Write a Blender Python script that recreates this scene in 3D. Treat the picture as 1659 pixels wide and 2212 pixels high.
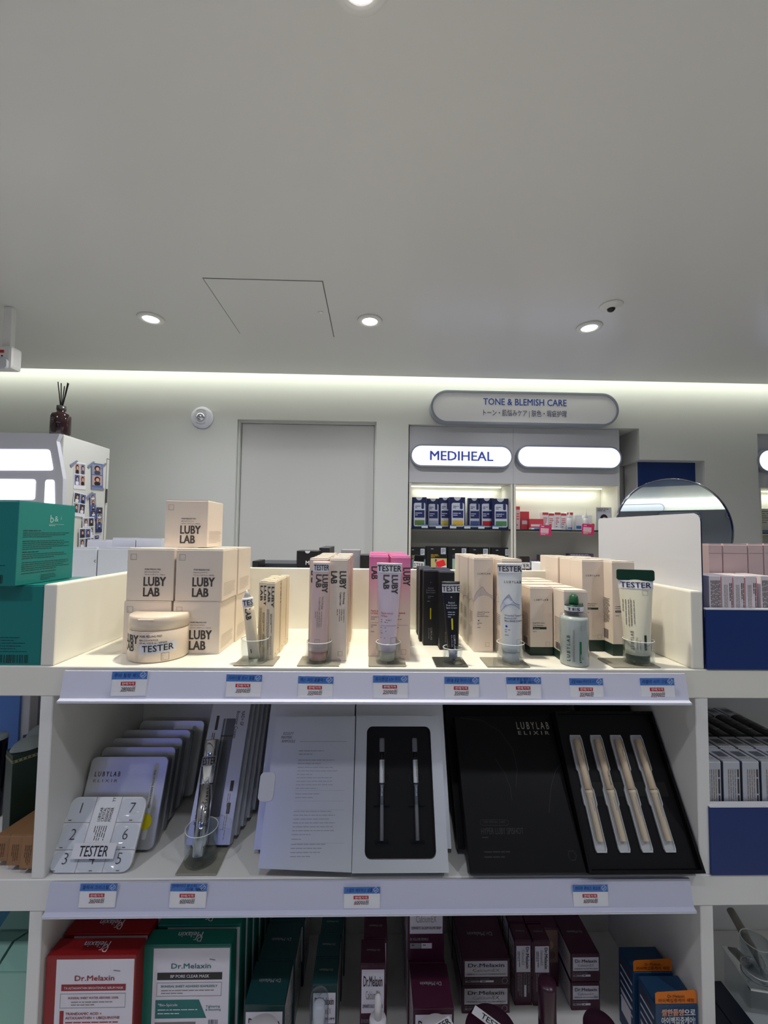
import bpy, bmesh, math, random
from mathutils import Vector, Matrix, Euler
random.seed(7)
PI = math.pi
SC = bpy.context.scene
COL = SC.collection
for _o in list(bpy.data.objects): bpy.data.objects.remove(_o)

# ------------------------------------------------------------------ camera
FPX, IW, IH = 900.0, 1659.0, 2212.0
CAM = Vector((0.0, -0.62, 1.453))
_fy = Vector((808.0 - IW/2, 1150.0 - IH/2, FPX)).normalized()     # direction of +Y seen by the lens
_rx = Vector((1.0, 0.0125, 0.0)); _rx = (_rx - _fy*_rx.dot(_fy)).normalized()
_rz = _rx.cross(_fy)
RIGHT = Vector((_rx[0], _fy[0], _rz[0])); DOWN = Vector((_rx[1], _fy[1], _rz[1])); FWD = Vector((_rx[2], _fy[2], _rz[2]))
cam_data = bpy.data.cameras.new('camera'); cam = bpy.data.objects.new('camera', cam_data); COL.objects.link(cam)
cam_data.sensor_fit = 'VERTICAL'; cam_data.sensor_height = 36.0; cam_data.lens = 36.0*FPX/IH
cam_data.clip_start = 0.02; cam_data.clip_end = 50
_m = Matrix.Identity(4)
for _i in range(3):
    _m[_i][0] = RIGHT[_i]; _m[_i][1] = -DOWN[_i]; _m[_i][2] = -FWD[_i]; _m[_i][3] = CAM[_i]
cam.matrix_world = _m
SC.camera = cam

def ray(px, py): return RIGHT*(px - IW/2) + DOWN*(py - IH/2) + FWD*FPX
def aty(px, py, Y):
    d = ray(px, py); return CAM + d*((Y - CAM.y)/d.y)
def atz(px, py, z):
    d = ray(px, py); return CAM + d*((z - CAM.z)/d.z)
def atx(px, py, x):
    d = ray(px, py); return CAM + d*((x - CAM.x)/d.x)

# ------------------------------------------------------------------ view, world, lights
SC.view_settings.view_transform = 'Standard'; SC.view_settings.look = 'None'
SC.view_settings.gamma = 1.0; SC.view_settings.use_curve_mapping = False
SC.view_settings.exposure = 0.0
SC.cycles.use_denoising = True
SC.cycles.max_bounces = 10; SC.cycles.transparent_max_bounces = 24
SC.cycles.sample_clamp_indirect = 6.0; SC.cycles.caustics_reflective = False; SC.cycles.caustics_refractive = False
wd = bpy.data.worlds.new('world'); SC.world = wd; wd.use_nodes = True
wd.node_tree.nodes['Background'].inputs[0].default_value = (0.9, 0.93, 1, 1)
wd.node_tree.nodes['Background'].inputs[1].default_value = 0.15

CEIL = 2.503            # ceiling height
CEDGE = 2.13            # ceiling's far edge, the cove behind it
WALLY = 2.27            # far wall
T, M, B = 1.255, 0.961, 0.660      # three shelf heights
XL, XR = -0.457, 0.481             # inner faces of the middle bay
BACK = 0.245

def light(name, kind, loc, energy, color=(1, 1, 1), size=.1, size_y=None, rot=(0, 0, 0), spread=PI, shape=None):
    l = bpy.data.lights.new(name, kind); l.energy = energy; l.color = color
    if kind == 'AREA':
        l.shape = shape or ('RECTANGLE' if size_y else 'DISK'); l.size = size
        if size_y: l.size_y = size_y
        l.spread = spread
    else: l.shadow_soft_size = size
    o = bpy.data.objects.new(name, l); o.location = loc; o.rotation_euler = rot; COL.objects.link(o); return o
WARM, NEUT, COOL = (1, .935, .76), (.98, .98, 1), (.90, .93, 1)
# cove strip over the far wall (points at the wall and down)
light('cove_light', 'AREA', (0, CEDGE + .045, CEIL + .07), 7.6, (.98, 1, .85), 6.4, .05, (R := math.radians(35), 0, 0))
light('cove_light', 'AREA', (0.6, -7.09, CEIL + .07), 30, (.98, 1, .88), 7.6, .05, (-R, 0, 0))

# ------------------------------------------------------------------ materials
MATS = {}
def lin(c):
    return tuple(((x/255)/12.92 if x/255 <= .04045 else (((x/255)+.055)/1.055)**2.4) for x in c)
def mat(name, rgb, rough=.5, metal=0, spec=.5, emit=None, estr=0, coat=0, noise=0, nscale=200, trans=0, alpha=1, sheen=0):
    if name in MATS: return MATS[name]
    m = bpy.data.materials.new(name); m.use_nodes = True; nt = m.node_tree
    b = nt.nodes['Principled BSDF']; c = (*lin(rgb), 1)
    b.inputs['Base Color'].default_value = c; b.inputs['Roughness'].default_value = rough
    b.inputs['Metallic'].default_value = metal; b.inputs['Specular IOR Level'].default_value = spec
    b.inputs['Coat Weight'].default_value = coat; b.inputs['Transmission Weight'].default_value = trans
    b.inputs['Alpha'].default_value = alpha
    if emit:
        b.inputs['Emission Color'].default_value = (*lin(emit), 1); b.inputs['Emission Strength'].default_value = estr
    if noise:
        tc = nt.nodes.new('ShaderNodeTexCoord'); n = nt.nodes.new('ShaderNodeTexNoise'); n.inputs['Scale'].default_value = nscale
        bp = nt.nodes.new('ShaderNodeBump'); bp.inputs['Strength'].default_value = noise; bp.inputs['Distance'].default_value = .001
        nt.links.new(tc.outputs['Object'], n.inputs['Vector']); nt.links.new(n.outputs['Fac'], bp.inputs['Height'])
        nt.links.new(bp.outputs['Normal'], b.inputs['Normal'])
    m.diffuse_color = c; MATS[name] = m; return m
def clear(name, rgb=(245, 248, 250), gloss=1.0, ior=1.45):
    if name in MATS: return MATS[name]
    m = bpy.data.materials.new(name); m.use_nodes = True; nt = m.node_tree
    for n in list(nt.nodes): nt.nodes.remove(n)
    out = nt.nodes.new('ShaderNodeOutputMaterial'); mix = nt.nodes.new('ShaderNodeMixShader')
    tr = nt.nodes.new('ShaderNodeBsdfTransparent'); tr.inputs[0].default_value = (*lin(rgb), 1)
    gl = nt.nodes.new('ShaderNodeBsdfGlossy'); gl.inputs['Roughness'].default_value = .04
    lw = nt.nodes.new('ShaderNodeLayerWeight'); lw.inputs['Blend'].default_value = .5; pw = nt.nodes.new('ShaderNodeMath'); pw.operation = 'POWER'; pw.inputs[1].default_value = 3.5
    mul = nt.nodes.new('ShaderNodeMath'); mul.operation = 'MULTIPLY_ADD'; mul.inputs[1].default_value = .5*gloss; mul.inputs[2].default_value = .025*gloss
    nt.links.new(lw.outputs['Facing'], pw.inputs[0]); nt.links.new(pw.outputs[0], mul.inputs[0]); nt.links.new(mul.outputs[0], mix.inputs[0])
    nt.links.new(tr.outputs[0], mix.inputs[1]); nt.links.new(gl.outputs[0], mix.inputs[2]); nt.links.new(mix.outputs[0], out.inputs[0])
    MATS[name] = m; return m
def gradient_mat(name, c0, c1, z0, z1, rough=.45):      # printed colour fade up a carton
    m = mat(name, c0, rough); nt = m.node_tree; b = nt.nodes['Principled BSDF']
    tc = nt.nodes.new('ShaderNodeTexCoord'); sp = nt.nodes.new('ShaderNodeSeparateXYZ'); mr = nt.nodes.new('ShaderNodeMapRange')
    mr.inputs['From Min'].default_value = z0; mr.inputs['From Max'].default_value = z1
    mx = nt.nodes.new('ShaderNodeMix'); mx.data_type = 'RGBA'
    mx.inputs[6].default_value = (*lin(c0), 1); mx.inputs[7].default_value = (*lin(c1), 1)
    nt.links.new(tc.outputs['Object'], sp.inputs[0]); nt.links.new(sp.outputs['Z'], mr.inputs['Value'])
    nt.links.new(mr.outputs[0], mx.inputs[0]); nt.links.new(mx.outputs[2], b.inputs['Base Color']); return m

WHITE = mat('white_laminate', (232, 231, 228), .38)
WARMLIT = mat('warm_lit_laminate', (236, 233, 222), .4)  # white laminate with the warm cast of the lamps put into its colour
WALL = mat('wall_paint', (214, 216, 213), .6, noise=.05, nscale=90)
DOORP = mat('door_paint', (206, 207, 206), .55)
CEILM = mat('ceiling_gloss', (224, 224, 222), .26, spec=.28)
FLOORM = mat('floor_tile', (212, 210, 205), .3)
BLUEM = mat('blue_panel', (9, 46, 112), .4)
BLUEC = mat('blue_ceiling_paint', (66, 104, 168), .4)
CREAM = mat('cream_card', (232, 218, 203), .42)
PEACH = mat('peach_card', (232, 217, 202), .42)
INK = mat('grey_ink', (70, 66, 62), .6)
INKL = mat('light_grey_ink', (138, 128, 118), .6)
BLACKI = mat('black_ink', (18, 18, 22), .5)
NAVYI = mat('navy_ink', (24, 32, 74), .5)
WHITEI = mat('white_ink', (236, 236, 236), .5)
PAPER = mat('white_paper', (234, 234, 238), .5)
STICK = mat('clear_sticker_paper', (226, 226, 232), .35)
GREEN = mat('dark_green_plastic', (18, 58, 40), .28)
GREENC = mat('dark_green_card', (24, 48, 40), .45)
BLACKC = mat('black_card', (17, 18, 22), .42)
BLACKG = mat('black_gloss', (12, 12, 15), .2)
SILVER = mat('silver_card', (206, 208, 216), .3, metal=.7)
CHROME = mat('chrome', (225, 226, 232), .08, metal=1)
TIN = mat('brushed_tin', (206, 207, 212), .34, metal=.55)
MIRROR = mat('mirror_glass', (226, 230, 232), .01, metal=1)
MPLATE = mat('mirror_acrylic_plate', (170, 167, 152), .14, metal=.35)
CLEAR = clear('clear_acrylic')
GLASS = clear('shelf_glass', (215, 228, 226))
DARKE = mat('glass_edge', (26, 36, 38), .15)
TEAL = mat('teal_card', (18, 122, 118), .42)
RED = mat('deep_red_card', (142, 16, 22), .45)
TGREEN = mat('jade_card', (12, 112, 98), .45)
DTEAL = mat('dark_teal_card', (12, 58, 60), .45)
PLUM = mat('plum_card', (66, 16, 44), .42)
REDI = mat('red_print', (190, 28, 40), .5)
TAGB = mat('tag_blue', (72, 122, 196), .45)
RAIL = mat('lilac_rail_plastic', (204, 206, 226), .3)
LITW = mat('lit_white_panel', (240, 242, 255), .4, emit=(196, 204, 255), estr=1.55)
PINK = mat('pink_tube', (226, 196, 205), .4)

# ------------------------------------------------------------------ mesh builder
_TX = {}
def text_geo(s, bold):
    k = (s, bold)
    if k in _TX: return _TX[k]
    c = bpy.data.curves.new('t', 'FONT'); c.body = s; c.resolution_u = 2; c.offset = min(bold, 0)
    o = bpy.data.objects.new('t', c); COL.objects.link(o); bpy.context.view_layer.update()
    ev = o.evaluated_get(bpy.context.evaluated_depsgraph_get()); me = ev.to_mesh()
    vs = [(v.co.x, v.co.y) for v in me.vertices]; fs = [tuple(p.vertices) for p in me.polygons]
    ev.to_mesh_clear(); bpy.data.objects.remove(o); bpy.data.curves.remove(c)
    if bold > 0:      # heavier weight: the same outline laid down with small shifts
        n = len(vs); b = bold
        base, bf = vs, fs; vs = []; fs = []
        for k, (dx, dy) in enumerate(((-b, -b*.5), (b, -b*.5), (-b, b*.5), (b, b*.5), (0, 0))):
            vs += [(x+dx, y+dy) for x, y in base]; fs += [tuple(i + k*n for i in f) for f in bf]
    x0 = min((v[0] for v in vs), default=0); x1 = max((v[0] for v in vs), default=1)
    _TX[k] = ([(x - x0, y) for x, y in vs], fs, x1 - x0); return _TX[k]

class MB:
    def __init__(s): s.v = []; s.f = []; s.mi = []; s.sm = []; s.slots = []
    def slot(s, m):
        if m not in s.slots: s.slots.append(m)
        return s.slots.index(m)
    def add(s, vs, fs, m, smooth=False, X=None):
        n = len(s.v); k = s.slot(m)
        s.v += [tuple(X @ Vector(v)) if X else tuple(v) for v in vs]
        for f in fs: s.f.append(tuple(i + n for i in f)); s.mi.append(k); s.sm.append(smooth)
        return s
    def box(s, a, b, m, bev=0, X=None, top_dz=0):
        x0, y0, z0 = a; x1, y1, z1 = b
        if bev <= 0:
            vs = [(x0,y0,z0),(x1,y0,z0),(x1,y1,z0),(x0,y1,z0),(x0,y0,z1),(x1,y0,z1),(x1,y1,z1+top_dz),(x0,y1,z1+top_dz)]
            return s.add(vs, [(0,3,2,1),(4,5,6,7),(0,1,5,4),(1,2,6,5),(2,3,7,6),(3,0,4,7)], m, False, X)
        bm = bmesh.new(); bmesh.ops.create_cube(bm, size=1)
        for v in bm.verts: v.co = Vector(((x0+x1)/2 + v.co.x*(x1-x0), (y0+y1)/2 + v.co.y*(y1-y0), (z0+z1)/2 + v.co.z*(z1-z0)))
        bmesh.ops.bevel(bm, geom=bm.edges[:], offset=bev, segments=2 if bev > .002 else 1, profile=.6, affect='EDGES')
        bm.verts.index_update()
        s.add([v.co[:] for v in bm.verts], [tuple(v.index for v in f.verts) for f in bm.faces], m, False, X); bm.free(); return s
    def prism(s, pts, d0, d1, m, fm=None, X=None, mcap=None):   # outline (u,v) in plane fm, extruded from depth d0 (front) to d1
        fm = fm or (lambda u, v, e=0: Vector((u, -e, v)))
        n = len(pts); vs = [fm(u, v, -d0) for u, v in pts] + [fm(u, v, -d1) for u, v in pts]
        s.add(vs, [tuple(range(n))], mcap or m, False, X)
        s.add(vs, [tuple(range(2*n-1, n-1, -1))] + [(i, i+n, (i+1) % n + n, (i+1) % n) for i in range(n)], m, False, X); return s
    def ring(s, outer, inner, d0, d1, m, fm=None, X=None):
        fm = fm or (lambda u, v, e=0: Vector((u, -e, v)))
        n = len(outer)
        vs = [fm(u, v, -d) for pts, d in ((outer, d0), (inner, d0), (outer, d1), (inner, d1)) for u, v in pts]
        fs = []
        for i in range(n):
            j = (i+1) % n
            fs += [(i, j, n+j, n+i), (2*n+j, 2*n+i, 3*n+i, 3*n+j), (j, i, 2*n+i, 2*n+j), (n+i, n+j, 3*n+j, 3*n+i)]
        return s.add(vs, fs, m, False, X)
    def lathe(s, prof, m, n=32, X=None, sx=1, sy=1, smooth=True, cx=0, cy=0):
        vs = []; fs = []
        for r, z in prof:
            for i in range(n):
                a = 2*PI*i/n; vs.append((cx + r*math.cos(a)*sx, cy + r*math.sin(a)*sy, z))
        for k in range(len(prof)-1):
            for i in range(n):
                j = (i+1) % n; fs.append((k*n+i, k*n+j, k*n+n+j, k*n+n+i))
        if prof[0][0] > 1e-6: fs.append(tuple(range(n-1, -1, -1)))
        if prof[-1][0] > 1e-6: fs.append(tuple((len(prof)-1)*n+i for i in range(n)))
        return s.add(vs, fs, m, smooth, X)
    def tube(s, pts, r, m, n=8, X=None, closed=False):
        pts = [Vector(p) for p in pts]; vs = []; fs = []; N = len(pts)
        for i, p in enumerate(pts):
            a = pts[(i-1) % N] if (closed or i) else p; b = pts[(i+1) % N] if (closed or i < N-1) else p
            t = (b - a).normalized(); u = t.orthogonal().normalized() if abs(t.z) > .95 else t.cross(Vector((0, 0, 1))).normalized(); w = t.cross(u)
            rr = r[i] if isinstance(r, (list, tuple)) else r
            for k in range(n):
                an = 2*PI*k/n; vs.append(p + (u*math.cos(an) + w*math.sin(an))*rr)
        for i in range(N if closed else N-1):
            for k in range(n):
                q = (k+1) % n; j = (i+1) % N; fs.append((i*n+k, i*n+q, j*n+q, j*n+k))
        if not closed: fs += [tuple(range(n)), tuple((N-1)*n + k for k in range(n-1, -1, -1))]
        return s.add(vs, fs, m, True, X)
    # -------- printing on a surface: fm(u, v, e) gives the point e above the surface
    def t(s, fm, st, u, v, cap, m, bold=0, wid=None, al='l', rot=0, shear=0, e=.0003, cond=1):
        vs, fs, w = text_geo(st, bold); k = cap/.702; kx = k*cond
        if wid: kx = wid/w
        dx = {'l': 0, 'c': -w*kx/2, 'r': -w*kx}[al]; ca, sa = math.cos(rot), math.sin(rot)
        out = []
        nc = len(vs)//5 if bold > 0 else 10**9
        for i_, (x, y) in enumerate(vs):
            ee = e + .00002*(i_//nc); X, Y = x*kx + dx + shear*y*k, y*k; out.append(fm(u + X*ca - Y*sa, v + X*sa + Y*ca, ee))
        return s.add(out, fs, m)
    def rect(s, fm, u0, v0, u1, v1, m, e=.0002, n=1, nv=1):
        us = [u0 + (u1-u0)*i/n for i in range(n+1)]; vs = [fm(u, v0 + (v1-v0)*j/nv, e) for j in range(nv+1) for u in us]
        return s.add(vs, [(j*(n+1)+i, j*(n+1)+i+1, (j+1)*(n+1)+i+1, (j+1)*(n+1)+i) for j in range(nv) for i in range(n)], m)
    def poly(s, fm, pts, m, e=.0002): return s.add([fm(u, v, e) for u, v in pts], [tuple(range(len(pts)))], m)
    def outline(s, fm, pts, w, m, e=.0003, closed=True):
        n = len(pts)
        for i in range(n if closed else n-1):
            a = Vector(pts[i]); b = Vector(pts[(i+1) % n]); d = b - a
            if d.length < 1e-7: continue
            d.normalize(); q = Vector((-d.y, d.x))*w/2; a2 = a - d*w/2; b2 = b + d*w/2
            L = (b2 - a2).length; k = max(1, min(6, int(L/.0022))) if L < .02 else 1
            for j in range(k):
                p, r = a2 + (b2-a2)*j/k, a2 + (b2-a2)*(j+1)/k
                s.add([fm(*(p+q), e), fm(*(p-q), e), fm(*(r-q), e), fm(*(r+q), e)], [(0, 1, 2, 3)], m)
        return s
    def lines(s, fm, u, v, w, n, lh, m, th=None, vert=False, seed=0, words=True, e=.0003):   # lines of tiny print, word by word
        r = random.Random(seed*31 + n); th = th or lh*.42
        for i in range(n):
            L = w*(r.uniform(.35, .7) if i == n-1 else r.uniform(.85, 1)); x = 0
            while x < L - th:
                k = min(r.uniform(2.5, 9)*th, L - x)
                if vert: s.rect(fm, u - i*lh - th, v - x - k, u - i*lh, v - x, m, e)
                else: s.rect(fm, u + x, v - i*lh - th, u + x + k, v - i*lh, m, e)
                x += k + th*.9
        return s
    def emblem(s, fm, u, v, a, m):
        s.outline(fm, [(u, v), (u+a, v), (u+a, v+a), (u, v+a)], a*.05, m)
        s.t(fm, 'L', u+a*.16, v+a*.62, a*.15, m); s.t(fm, 'B', u+a*.2, v+a*.2, a*.15, m); s.t(fm, 'I', u+a*.7, v+a*.3, a*.15, m); return s
    def barcode(s, fm, u, v, w, h, m, n=14, seed=3):
        r = random.Random(seed); x = 0
        while x < w:
            k = r.choice([.02, .035, .05])*w; s.rect(fm, u+x, v, min(u+x+k, u+w), v+h, m, .0003); x += k + r.choice([.02, .03, .045])*w
        return s
    def build(s, name, parent=None, loc=(0, 0, 0), rot=(0, 0, 0)):
        me = bpy.data.meshes.new(name); me.from_pydata(s.v, [], s.f)
        for m in s.slots: me.materials.append(m)
        me.polygons.foreach_set('material_index', s.mi); me.polygons.foreach_set('use_smooth', s.sm); me.update()
        o = bpy.data.objects.new(name, me); COL.objects.link(o); o.location = loc; o.rotation_euler = rot
        if parent: o.parent = parent
        return o

def plane(o, r, u):
    o, r, u = Vector(o), Vector(r).normalized(), Vector(u).normalized(); n = r.cross(u)
    return lambda a, b, e=0: o + r*a + u*b + n*e
def front(w, d, h): return plane((-w/2, 0, 0), (1, 0, 0), (0, 0, 1))
def rside(w, d, h): return plane((w/2, 0, 0), (0, 1, 0), (0, 0, 1))
def lside(w, d, h): return plane((-w/2, d, 0), (0, -1, 0), (0, 0, 1))
def topf(w, d, h): return plane((-w/2, 0, h), (1, 0, 0), (0, 1, 0))
def topb(w, d, h): return plane((w/2, d, h), (-1, 0, 0), (0, -1, 0))       # reads from behind
def yaw(p): return math.atan2(CAM.x - p[0], p[1] - CAM.y)                    # turn about z that makes a front face the shopper
def cyl(R, z0=0, cx=0, cy=0, a0=0):                                          # print wrapped round a round body, u along the arc
    return lambda a, b, e=0: Vector((cx + (R+e)*math.sin(a0 + a/R), cy - (R+e)*math.cos(a0 + a/R), z0 + b))
def rrect(u0, v0, u1, v1, r, n=6):
    out = []
    for cx, cy, a0 in ((u1-r, v0+r, -90), (u1-r, v1-r, 0), (u0+r, v1-r, 90), (u0+r, v0+r, 180)):
        for i in range(n+1):
            a = math.radians(a0 + 90*i/n); out.append((cx + r*math.cos(a), cy + r*math.sin(a)))
    return out
def circ(cx, cy, r, n=32, ry=None): return [(cx + r*math.cos(2*PI*i/n), cy + (ry or r)*math.sin(2*PI*i/n)) for i in range(n)]

def tag(o, label=None, cat=None, group=None, kind=None):
    if label: o['label'] = label
    if cat: o['category'] = cat
    if group: o['group'] = group
    if kind: o['kind'] = kind
    return o
def thing(name, label, cat, loc=(0, 0, 0), rot=(0, 0, 0), group=None):
    o = bpy.data.objects.new(name, None); o.empty_display_size = .02; COL.objects.link(o); o.location = loc; o.rotation_euler = rot
    return tag(o, label, cat, group)
def kids(o): return [c for c in bpy.data.objects if c.parent == o]
def dup(root, loc, label=None, rot=None, group=None):
    def cp(o, par):
        c = o.copy(); COL.objects.link(c)
        if par: c.parent = par
        for k in o.get('_k', []) if False else kids(o): cp(k, c)
        return c
    src = kids(root); r = root.copy(); COL.objects.link(r); r.location = loc
    if rot is not None: r.rotation_euler = rot
    if label: r['label'] = label
    if group: r['group'] = group
    for k in src: cp(k, r)
    return r
def struct(mb, name): return tag(mb.build(name), kind='structure')

def carton(name, label, cat, loc, w, d, h, m, prints=None, group=None, rot=(0, 0, 0), flap=.0012, band=None, mflap=None, panel=None):
    r = thing(name, label, cat, loc, rot, group)
    a = MB(); a.box((-w/2, 0, 0), (w/2, d, h), m, .0005)
    if prints: prints(a, w, d, h)
    a.build('carton', r)
    if flap:
        f = MB(); f.box((-w/2+.0006, .0006, h+.0001), (w/2-.0006, d-.0006, h+.0005+flap), mflap or m, top_dz=-flap*.8)
        f.build('top_flap', r)
    if band:
        q = MB(); q.box((-w/2-.0003, -.0003, 0), (w/2+.0003, d+.0003, band[0]), band[1], .0003); q.build('base_band', r)
    if panel:
        q = MB(); panel(q, w, d, h); q.build('label_panel', r)
    return r
def span(l, r, top, bot, z0, Y=None):        # width, centre, front depth and height of an upright box seen at these pixels
    if Y is None: Y = (atz(l, bot, z0).y + atz(r, bot, z0).y)/2
    a, b = aty(l, top, Y), aty(r, top, Y)
    return (a.x + b.x)/2, Y, b.x - a.x, (a.z + b.z)/2 - z0
# ================================================================== ROOM
X0, X1, Y0, Y1 = -3.2, 4.4, -7.2, WALLY
struct(MB().box((X0-.1, Y0-.1, -.05), (X1+.1, 2.8, 0), FLOORM), 'floor')
struct(MB().box((X0-.1, -3.0, CEIL), (X1+.1, CEDGE, CEIL+.03), CEILM).box((X0-.1, -7.05, CEIL), (X1+.1, -5.6, CEIL+.03), CEILM), 'ceiling')
tag(MB().box((X0-.1, -5.6, CEIL), (X1+.1, -3.0, CEIL+.03), BLUEC).build('ceiling_back'), kind='structure')
struct(MB().box((X0-.1, Y0-.1, CEIL+.16), (X1+.1, 2.8, CEIL+.2), WALL), 'ceiling_slab')
struct(MB().box((X0-.1, Y0-.1, 0), (X0, 2.8, CEIL+.16), WALL), 'wall_left')
struct(MB().box((X1, Y0-.1, 0), (X1+.1, 2.8, CEIL+.16), WALL), 'wall_right')
# far wall with a door recess, an alcove for the wall shelves and a niche
dl, dr, dt = aty(510, 1000, WALLY).x, aty(812, 1000, WALLY).x, aty(660, 908, WALLY).z
al, ar, at_ = aty(882, 1000, WALLY).x, aty(1381, 960, WALLY).x, aty(1130, 921, WALLY).z
nr, nt_ = aty(1523, 1020, WALLY).x, aty(1450, 994, WALLY).z
r2 = aty(1637, 980, WALLY).x; r2t = aty(1650, 937, WALLY).z
DEPTH = .27
w = MB()
for a, b, c, d in ((X0, dl, 0, CEIL+.16), (dl, dr, dt, CEIL+.16), (dr, al, 0, CEIL+.16), (al, ar, at_, CEIL+.16), (ar, nr, nt_, CEIL+.16), (nr, r2, 0, CEIL+.16), (r2, X1, r2t, CEIL+.16)):
    w.box((a, WALLY, c), (b, WALLY+DEPTH+.02, d), WALL)
w.box((X0, WALLY+DEPTH+.02, 0), (X1, 2.8, CEIL+.16), WALL)
struct(w, 'wall_back')
# flush door in its recess
d = thing('door_1', None, None, ((dl+dr)/2, WALLY+.06, 0)); d['kind'] = 'structure'
W2 = (dr-dl)/2
MB().box((-W2+.014, 0, .01), (W2-.014, .04, dt-.014), DOORP, .002).build('door_leaf', d)
fr = MB(); fr.box((-W2, -.035, 0), (-W2+.012, .06, dt), WALL).box((W2-.012, -.012, 0), (W2, .06, dt), WALL).box((-W2, -.03, dt-.012), (W2, .06, dt), WALL); fr.build('door_frame', d)
# the wall behind the camera: alcoves and signs seen only in the mirror
w = MB(); w.box((X0, Y0-.1, 0), (X1, Y0, CEIL+.16), WALL); struct(w, 'wall_front')
w = MB(); w.box((X0, Y0, 0), (X1, Y0+.3, 2.28), mat('grey_laminate', (176, 180, 188), .4), .004); struct(w, 'trim_1')

def lamp(px, py, label, R=.05, power=15, color=NEUT, at=None, spread=math.radians(150)):
    p = at or atz(px, py, CEIL)
    t = thing('downlight', label, 'ceiling light', (p.x, p.y, CEIL), group='recessed downlights')
    MB().lathe([(R*.76, -.001), (R*.78, -.009), (R*1.18, -.007), (R*1.24, -.0005), (R*1.1, -.0004)], WHITE, 40).build('trim_ring', t)
    MB().lathe([(R*.755, -.0045), (R*.5, -.0035), (0, -.0035)], mat('lamp_disc', (255, 255, 255), .4, emit=(255, 250, 242), estr=9), 32).build('lamp_disc', t)
    light('downlight_beam', 'AREA', (p.x, p.y, CEIL-.014), power, color, R*1.4, None, (0, 0, 0), spread)
    return t
lamp(326, 687, 'small round downlight left of the square ceiling hatch', power=6)
lamp(799, 692, 'small round downlight just right of the square ceiling hatch', power=6)
lamp(1273, 706, 'small round downlight in the right part of the ceiling, beside the camera dome', power=6)
lamp(778, -52, 'round downlight cut off by the top edge of the photo, over the shelf', R=.05, power=9.5, color=WARM, spread=math.radians(140))
for k, (x, y, pw) in enumerate(((-1.6, .1, 5), (1.7, .1, 5), (-1.1, -.75, 4.4), (-.03, -.8, 2.2), (1.08, -.75, 4.4), (-1.6, -3.2, 5), (.8, -3.2, 5), (2.9, -5.0, 9), (.9, -5.1, 9))):
    light('downlight_beam', 'AREA', (x, y, CEIL-.014), pw, NEUT if y > 0 else COOL, .07, None, (0, 0, 0), math.radians(150))
    t = thing('downlight', 'round downlight over the aisle behind the camera', 'ceiling light', (x, y, CEIL), group='downlights behind the camera')
    MB().lathe([(.038, -.001), (.039, -.009), (.059, -.007), (.062, -.0005)], WHITE, 32).build('trim_ring', t)
    MB().lathe([(.037, -.0045), (0, -.0035)], MATS['lamp_disc'], 24).build('lamp_disc', t)

# access hatch
a0, a1 = atz(437, 600, CEIL), atz(697, 604, CEIL); s = a1.x - a0.x
t = thing('ceiling_hatch', 'square flush access hatch with thin dark seams in the ceiling', 'hatch', (a0.x, a0.y, CEIL))
MB().box((.004, .004, -.0016), (s-.004, s-.004, -.0002), CEILM).build('hatch_panel', t)
sm = mat('seam_shadow_gap', (96, 96, 94), .7); q = MB()
q.box((0, 0, -.0008), (s, .003, -.0001), sm).box((0, 0, -.0008), (.002, s*.97, -.0001), sm).box((s-.0035, 0, -.0008), (s, s, -.0001), sm); q.build('seam', t)
c = atz(693, 674, CEIL) - Vector((a0.x, a0.y, CEIL))
MB().lathe([(.006, -.0045), (.012, -.004), (.013, -.0015)], WHITE, 20, X=Matrix.Translation((c.x, c.y, 0))).build('latch', t)
# camera dome / detector on the ceiling
p = atz(1320, 660, CEIL)
t = thing('ceiling_sensor', 'small white ceiling dome with a dark lens beyond the right downlight', 'sensor', (p.x, p.y, CEIL))
MB().lathe([(.0, -.016), (.02, -.016), (.03, -.008), (.048, -.005), (.05, -.0005)], WHITE, 32).build('base_plate', t)
MB().lathe([(0, -.03), (.01, -.028), (.016, -.022), (.018, -.0155)], BLACKG, 20).build('lens_dome', t)
# motion detector, top left
p = aty(11, 776, 1.35)
t = thing('motion_detector', 'white motion detector with red badge at the left end of the cove', 'sensor', p)
MB().box((-.054, -.03, -.053), (.054, .03, .053), WHITE, .012).build('housing', t)
MB().prism(rrect(-.044, -.058, .044, -.012, .014), -.042, -.028, mat('frosted_lens', (215, 217, 222), .3)).build('lens', t)
MB().prism(rrect(0, .018, .02, .032, .001), -.0315, -.0295, REDI).prism(circ(.012, .004, .004, 12), -.0315, -.0295, BLACKG).build('badge', t)
MB().box((-.02, .0, .044), (.02, .025, CEIL - p.z - .0005), WHITE, .004).build('bracket', t)
# round alarm on the far wall
p = aty(438, 903, WALLY)
t = thing('wall_alarm', 'round white alarm with clear centre mounted left of the door', 'alarm', p)
rx = Matrix.Rotation(PI/2, 4, 'X')
MB().lathe([(.076, .0005), (.076, .014), (.068, .028), (.045, .034), (0, .034)], mat('alarm_white', (226, 228, 240), .35), 40, X=rx).build('housing', t)
MB().lathe([(.03, .0335), (.03, .044), (.014, .054), (0, .056)], CHROME, 28, X=rx).build('strobe', t)
q = MB(); fm = plane((0, -.0335, 0), (1, 0, 0), (0, 0, 1))
for k in range(9):
    an = math.radians(55 + 70*k/8); q.rect(fm, .05*math.cos(an)-.002, .05*math.sin(an)-.003, .05*math.cos(an)+.002, .05*math.sin(an)+.003, INKL)
    q.rect(fm, .05*math.cos(an)-.002, -.05*math.sin(an)-.003, .05*math.cos(an)+.002, -.05*math.sin(an)+.003, INKL)
q.build('printed_ring', t)

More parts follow.
